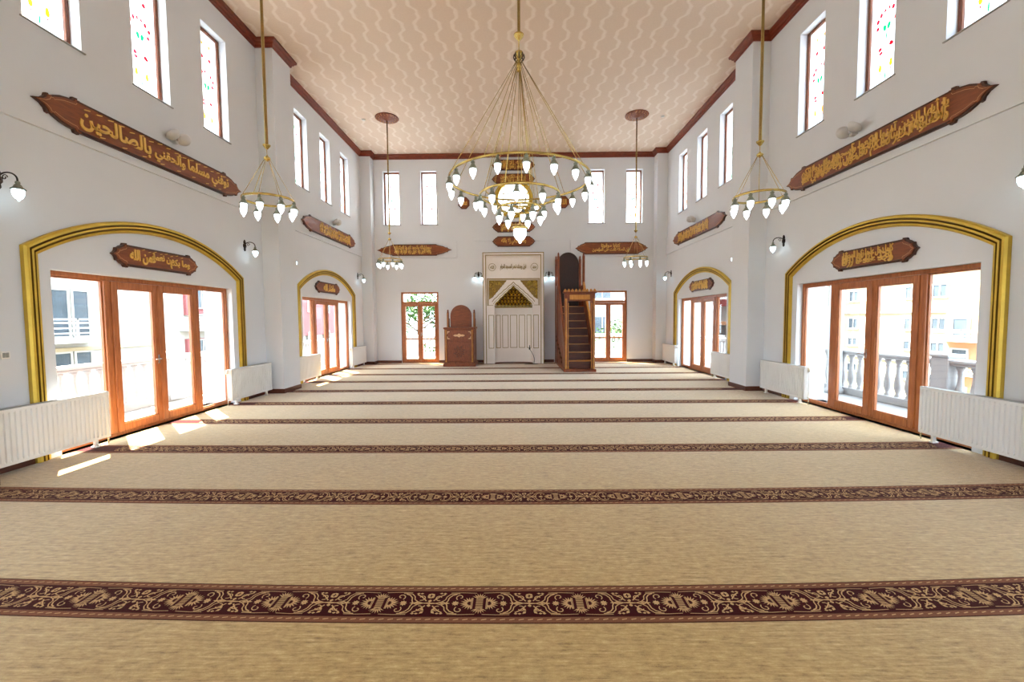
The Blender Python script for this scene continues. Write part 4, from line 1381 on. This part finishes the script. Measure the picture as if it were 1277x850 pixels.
# ------------------------------------------------------------------ stepped pulpit (minbar)
X0, X1, YM0, YM1 = 1.49, 2.42, 12.45, 15.30
r = root('stepped_pulpit', 'tall carved wooden minbar with stairs, gilt portal and arched back right of the niche', 'pulpit', ((X0 + X1) / 2, YM0, .004))
hw = (X1 - X0) / 2; D = YM1 - YM0
mb = MB(); mb.bbox(-hw - .02, hw + .02, -.04, D, 0, .085, .01); mb.build('plinth', M['carved'], r)
for sx in (-1, 1):
    mb = MB(); x = sx * (hw - .065); mb.bbox(x - .055, x + .055, 0, .10, .085, 2.20, .008); mb.build('portal_post', M['carved'], r)
    mb = MB(); turned(mb, sx * (hw - .055), -.018, .09, 2.18, .024); mb.build('gilt_column', M['oak'], r)
    mb = MB(); turned(mb, sx * (hw - .12), -.008, .09, 2.05, .012, 8); mb.build('gilt_colonnette', M['oak'], r)
mb = MB(); mb.bbox(-hw + .01, hw - .01, .005, .10, 2.11, 2.34, .008); p = mb.build('portal_lintel', M['carved'], r)
mb = MB(); mb.bbox(-.30, .30, -.008, .008, 2.15, 2.29, .005); mb.build('lintel_panel', M['oak'], p)
mb = MB(); mb.bbox(-hw - .03, hw + .03, -.035, .14, 2.34, 2.385, .008); mb.build('portal_cornice', M['carved'], r)
for k in range(9):
    x = -hw + .03 + (2 * hw - .06) * k / 8; mb = MB()
    mb.prism([(x - .035, 2.385), (x + .035, 2.385), (x + .044, 2.415), (x + .02, 2.45), (x, 2.475), (x - .02, 2.45), (x - .044, 2.415)], -.01, .02); mb.build('crest_finial', M['oak'], r)
nst = 8; run = 1.85 / nst; rise = 1.92 / nst
for k in range(nst):
    mb = MB(); y = .12 + k * run; z = .085 + k * rise
    mb.bbox(-hw + .06, hw - .06, y, y + run + .01, z - (.0 if k == 0 else .0), z + rise - .02, .004)
    st = mb.build('step', M['riser'], r)
    mb = MB(); mb.bbox(-hw + .06, hw - .06, y - .022, y + run + .01, z + rise - .022, z + rise + .004, .005); mb.build('tread', M['oak'] if k == 0 else M['inlay'], st)
for sx in (-1, 1):
    x0, x1 = sorted((sx * (hw - .055), sx * (hw - .012)))
    P = [(.10, .085), (D, .085), (D, 2.02), (2.0, 2.02), (.10, .10)]
    mb = MB()
    vs_ = [(x, y, z) for x in (x0, x1) for y, z in P]; n = len(P)
    mb.add(vs_, [tuple(range(n))[::-1], tuple(range(n, 2 * n))] + [(i, (i + 1) % n, (i + 1) % n + n, i + n) for i in range(n)])
    p = mb.build('side_panel', M['carved'], r)
    mb = MB()
    for k in range(6):
        yc = .8 + .34 * k
        for q in range(8):
            a = PI / 4 * q; zz = .16 + .12 * (k + 1)
            mb.tube([(sx * (hw - .008), yc, zz), (sx * (hw - .008), yc + .12 * math.cos(a), zz + .12 * math.sin(a))], .006, 4)
    tag(mb.build('star_lattice', M['carveddark'], p), kind='stuff')
    # balustrade: sloping rail with pierced panel beneath
    Q0, Q1 = [(.10, .16), (2.0, 2.06), (2.0, 2.80), (.10, .90)], [(.10, .90), (2.0, 2.80), (2.0, 2.88), (.10, .98)]
    for nm, P, m_, t in (('balustrade_panel', Q0, M['carved'], .0), ('handrail', Q1, M['oak'], .012)):
        mb = MB(); vs_ = [(x + e, y, z) for x, e in ((x0, -t), (x1, t)) for y, z in P]; n = 4
        mb.add(vs_, [tuple(range(n))[::-1], tuple(range(n, 2 * n))] + [(i, (i + 1) % n, (i + 1) % n + n, i + n) for i in range(n)])
        mb.build(nm, M['carved'] if sx < 0 else m_, r)
    for y in (2.0, D - .04):
        mb = MB(); x = sx * (hw - .035); mb.bbox(x - .04, x + .04, y - .04, y + .04, .09, 3.72, .008)
        mb.lathe([(.03, 3.72), (.045, 3.735), (.022, 3.75), (.036, 3.785), (.02, 3.82), (.004, 3.85)], 10, (x, y, 0)); mb.build('tower_post', M['carved'], r)
    mb = MB(); x = sx * (hw - .035); mb.bbox(x - .02, x + .02, 2.04, D - .08, 2.02, 2.75, .005); mb.build('tower_side', M['carved'], r)
mb = MB(); mb.bbox(-hw + .06, hw - .06, 1.98, D - .02, 1.96, 2.02, .006); mb.build('platform', M['carved'], r)
mb = arch_panel(.385, 2.02, 3.55, 3.97, D - .05, D - .01); p = mb.build('back_panel', M['carveddark'], r)  # near-black copy of the walnut carries the shade of the unlit panel
mb = MB(); mb.bbox(-hw + .07, hw - .07, D - .03, D, .09, 2.0, .006); mb.build('rear_boarding', M['carveddark'], r)

# ------------------------------------------------------------------ terraces and balustrades outside
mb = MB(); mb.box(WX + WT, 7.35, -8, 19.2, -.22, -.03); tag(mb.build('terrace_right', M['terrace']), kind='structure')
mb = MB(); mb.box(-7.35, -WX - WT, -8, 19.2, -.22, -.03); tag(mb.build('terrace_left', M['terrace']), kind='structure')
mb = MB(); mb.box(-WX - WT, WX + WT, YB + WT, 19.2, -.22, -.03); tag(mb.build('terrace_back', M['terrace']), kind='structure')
mb = MB(); mb.box(-90, 90, -60, 120, -4.3, -4.0); tag(mb.build('ground', M['ground']), kind='structure')
BP = [(.055, -.03), (.055, .0), (.045, .01), (.05, .035), (.033, .05), (.040, .09), (.062, .17), (.066, .23), (.055, .32), (.036, .44), (.030, .54), (.040, .57), (.032, .60), (.048, .65), (.055, .665), (.055, .70)]
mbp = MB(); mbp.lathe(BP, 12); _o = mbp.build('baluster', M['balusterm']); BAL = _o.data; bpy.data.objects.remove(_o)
def balustrade(label, p0, p1, step=.215, posts=()):
    p0, p1 = Vector((*p0, 0)), Vector((*p1, 0)); L = (p1 - p0).length
    r = root('balustrade', label, 'balustrade', p0, math.atan2((p1 - p0).y, (p1 - p0).x), 'white terrace balustrades')
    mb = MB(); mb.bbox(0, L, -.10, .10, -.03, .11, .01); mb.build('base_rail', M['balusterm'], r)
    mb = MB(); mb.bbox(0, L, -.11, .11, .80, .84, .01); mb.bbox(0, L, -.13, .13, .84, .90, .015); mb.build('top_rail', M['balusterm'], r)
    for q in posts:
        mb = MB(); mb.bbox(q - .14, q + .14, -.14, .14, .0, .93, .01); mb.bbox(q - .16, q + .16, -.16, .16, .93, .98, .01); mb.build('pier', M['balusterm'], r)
    n = int(L / step)
    for k in range(n):
        x = step * (k + .5)
        if any(abs(x - q) < .2 for q in posts): continue
        b = put('baluster', BAL, r); b.location = (x, 0, .11); b.scale = (1, 1, .985)
balustrade('white baluster railing seen through the right wall doors', (7.08, 4.6), (7.08, 19.0), posts=(2.25, 6.1, 10.0, 13.9))
balustrade('white baluster railing seen through the left wall doors', (-7.08, 4.6), (-7.08, 19.0), posts=(3.9, 8.2, 12.5))
balustrade('white baluster railing seen through the far wall doors', (-6.9, 19.05), (6.9, 19.05), posts=(.3, 6.9, 13.5))
r = root('terrace_column', 'round white column on the terrace beyond the right doors', 'column', (6.85, 8.95, -.03))
mb = MB(); mb.lathe([(.17, 0), (.17, .08), (.13, .12), (.125, 3.3), (.16, 3.4), (.18, 3.5)], 20); mb.build('shaft', M['balusterm'], r)

# ------------------------------------------------------------------ buildings beyond the terraces
def far_window(parent, face, u0, u1, z0, z1, plane, bars=2):
    """face 'X' looks along x at plane; u is y. Frame part with a pane below it"""
    sg = -1 if plane > 0 else 1        # side facing the hall
    def B(mb, a, b, d0, d1, c, d):
        if face == 'X':
            x0, x1 = sorted((plane + sg * d0, plane + sg * d1)); mb.box(x0, x1, a, b, c, d)
        else:
            y0, y1 = sorted((plane - d0, plane - d1)); mb.box(a, b, y0, y1, c, d)
    mb = MB(); w = .07
    B(mb, u0 - w, u0, -.05, .06, z0, z1); B(mb, u1, u1 + w, -.05, .06, z0, z1); B(mb, u0 - w, u1 + w, -.05, .06, z1, z1 + w); B(mb, u0 - w, u1 + w, -.05, .09, z0 - w, z0)
    for k in range(1, bars):
        u = u0 + (u1 - u0) * k / bars; B(mb, u - .03, u + .03, -.05, .05, z0, z1)
    p = mb.build('window', M['facadewhite'], parent)
    mb = MB(); B(mb, u0, u1, .0, .03, z0, z1); mb.build('pane', M['winglass'], p)
def railing(parent, x, y0, y1, z0, z1, mat, bars, horizontal=True):
    mb = MB()
    mb.box(x - .03, x + .03, y0, y1, z1 - .06, z1)
    if horizontal:
        for k in range(bars):
            z = z0 + (z1 - z0) * k / bars; mb.box(x - .02, x + .02, y0, y1, z, z + .05)
        nn = max(2, int((y1 - y0) / 1.0))
        for k in range(nn + 1):
            y = y0 + (y1 - y0) * k / nn; mb.box(x - .03, x + .03, y - .03, y + .03, z0, z1)
    else:
        nn = int((y1 - y0) / .14)
        for k in range(nn + 1):
            y = y0 + (y1 - y0) * k / nn; mb.box(x - .015, x + .015, y - .012, y + .012, z0, z1)
        mb.box(x - .02, x + .02, y0, y1, z0, z0 + .04)
    mb.build('balcony_railing', mat, parent)
def blocks(parent, name, mat, *bx):
    for b in bx:
        mb = MB(); mb.box(*b); mb.build(name, mat, parent)

# right: cream apartment house with peach balcony bay, gabled roof
r = root('apartment_building', 'cream house with gable and peach balcony bay seen through the near right door', 'building', (0, 0, 0))
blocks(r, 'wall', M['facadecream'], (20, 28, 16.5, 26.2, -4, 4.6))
blocks(r, 'bay_wall', M['facadepeach'], (19.6, 20, 16.6, 19.2, -4, 1.75))
mb = MB()
vs_ = [(x, y, z) for x in (19.2, 28) for y, z in ((16.1, 4.55), (26.6, 4.55), (26.6, 4.75), (22.8, 5.6), (16.1, 4.75))]
mb.add(vs_, [(0, 1, 2, 3, 4), (9, 8, 7, 6, 5)] + [(i, (i + 1) % 5, (i + 1) % 5 + 5, i + 5) for i in range(5)]); mb.build('roof', M['roofsheet'], r)
mb = MB(); mb.box(19.88, 20.0, 16.5, 26.2, 1.76, 1.86); mb.box(19.9, 20.0, 16.5, 26.2, -.75, -.66); mb.build('string_course', M['facadewhite'], r)
for u in (19.6, 21.0, 23.4, 24.6):
    for z in (.92, -.08, -1.6, 2.5): far_window(r, 'X', u, u + .62, z, z + (.55 if z > 0 else .4), 20.0, 2)
for z in (.62, -.75, -2.4): far_window(r, 'X', 18.25, 18.85, z, z + .85, 19.6, 1)
for z in (.58, -.85):
    mb = MB(); mb.box(18.9, 19.6, 16.6, 19.2, z - .10, z); mb.build('balcony_slab', M['facadewhite'], r)
    railing(r, 18.95, 16.6, 19.2, z, z + .42, M['railwhite'], 3)
# right, further along: white house with red band and dark railing
r = root('apartment_building', 'white house with red band and dark balcony railings beyond the right terrace', 'building', (0, 0, 0))
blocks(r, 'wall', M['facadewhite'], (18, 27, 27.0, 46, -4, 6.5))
blocks(r, 'red_band', M['facadered'], (17.4, 18, 27.2, 40, 2.55, 3.65), (17.4, 18, 40.4, 46, 2.55, 3.65))
blocks(r, 'orange_band', M['facadepeach'], (17.5, 18, 27.2, 46, .95, 1.25), (17.5, 18, 27.2, 46, 5.3, 5.7))
for u in (28, 31, 34, 37, 41):
    for z in (3.95, 1.35, -1.2): far_window(r, 'X', u, u + 1.5, z, z + 1.0, 18.0, 2)
for z in (3.65, .05):
    mb = MB(); mb.box(17.0, 18, 27.2, 40, z - .15, z); mb.build('balcony_slab', M['facadewhite'], r)
    railing(r, 17.05, 27.2, 40, z, z + .9, M['railblack'], 4, False)
mb = MB(); mb.box(17.3, 17.9, 27.6, 28.8, .1, .55); mb.build('laundry', M['blue'], r)
# left: white block with wide balcony windows
r = root('apartment_building', 'white block with wide grey windows seen through the near left door', 'building', (0, 0, 0))
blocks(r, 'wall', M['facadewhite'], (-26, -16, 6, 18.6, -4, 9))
for u in (12.2, 13.1, 14.35, 15.07):
    for z0, z1 in ((1.1, 2.72), (.03, .48), (4.4, 6.0)): far_window(r, 'X', u, u + .52, z0, z1, -16.0, 1)
for z in (1.0, 4.3):
    mb = MB(); mb.box(-16.0, -15.3, 10.6, 15.6, z - .14, z); mb.build('balcony_slab', M['facadewhite'], r)
    railing(r, -15.36, 10.6, 15.6, z, z + .72, M['railwhite'], 4)
mb = MB(); mb.box(-16.0, -15.9, 6, 18.6, .55, .68); mb.box(-16, -15.9, 6, 18.6, 3.6, 3.72); mb.build('string_course', M['facadecream'], r)
# left, further: pink house
r = root('apartment_building', 'pink and white house seen through the left doors', 'building', (0, 0, 0))
blocks(r, 'wall', M['facadewhite'], (-25, -16.6, 19.4, 44, -4, 7.6))
blocks(r, 'pink_panel', M['facadepink'], (-16.6, -16.45, 20.9, 25.6, 1.9, 4.6), (-16.6, -16.45, 20.9, 25.6, -.6, .7), (-16.6, -16.45, 32.0, 38, .4, 3.2))
for u in (21.3, 24.0, 33.2, 36):
    for z in (2.3, -.4): far_window(r, 'X', u, u + .9, z, z + 1.0, -16.45, 3)
mb = MB(); mb.box(-16.6, -15.9, 20.6, 26.0, 1.1, 1.25); mb.build('balcony_slab', M['facadewhite'], r)
railing(r, -15.95, 20.6, 26.0, 1.25, 1.95, M['railwhite'], 4)
# beyond the far wall
r = root('apartment_building', 'pale house beyond the far right door', 'building', (0, 0, 0))
blocks(r, 'wall', M['facadewhite'], (2.5, 16, 34, 42, -4, 6.0))
mb = MB(); mb.box(2.0, 16.4, 33.5, 42, 6.0, 6.3); mb.build('roof', M['roofsheet'], r)
for u in (4.0, 6.4, 8.8, 11.4):
    for z in (3.2, .3, -2.4): far_window(r, 'Y', u, u + 1.3, z, z + 1.4, 34.0, 2)

# ------------------------------------------------------------------ planting beyond the far wall
def tree(label, loc, H, R, seed, leaves=2600, group='trees beyond the hall', m='leaf'):
    rn = random.Random(seed)
    r = root('leafy_tree', label, 'tree', loc, 0, group)
    mb = MB()
    mb.tube([(0, 0, 0), (.05, .02, H * .3), (-.05, .05, H * .6), (0, 0, H * .85)], [.14, .11, .08, .03], 8)
    tips = []
    for k in range(11):
        a = rn.uniform(0, 2 * PI); z = H * rn.uniform(.35, .8); l = R * rn.uniform(.5, .95)
        t = (l * math.cos(a), l * math.sin(a), z + l * .5)
        mb.tube([(0, 0, z), (t[0] * .5, t[1] * .5, z + l * .35), t], [.05, .03, .012], 6); tips.append(t)
    mb.build('trunk', M['bark'], r)
    mb = MB()
    cl = tips + [(t[0] * .6 + rn.uniform(-.5, .5), t[1] * .6 + rn.uniform(-.5, .5), t[2] + rn.uniform(-.3, .8)) for t in tips]
    for k in range(leaves):
        c = rn.choice(cl); d = Vector((rn.gauss(0, 1), rn.gauss(0, 1), rn.gauss(0, .9))); d = d.normalized() * R * .36 * rn.uniform(.5, 1.05)
        p = Vector(c) + d; a = Vector((rn.uniform(-1, 1), rn.uniform(-1, 1), rn.uniform(-.6, .3))).normalized()
        b = a.cross(Vector((rn.uniform(-1, 1), rn.uniform(-1, 1), 1))).normalized(); l = rn.uniform(.16, .28)
        mb.add([p, p + a * l * .5 + b * l * .28, p + a * l, p + a * l * .5 - b * l * .28], [(0, 1, 2, 3)])
    tag(mb.build('foliage', M[m], r, fix=False), kind='stuff')
tree('green leafy tree seen through the far left door, nearer the door centre', (-5.2, 22.6, -4), 7.2, 2.2, 5, 3600)
tree('taller green tree at the right of the far left door view', (-9.6, 29.5, -4), 9.0, 3.0, 9, 3200)
tree('thin tree seen through the far right door', (7.4, 27.5, -4), 6.0, 1.9, 12, 900)
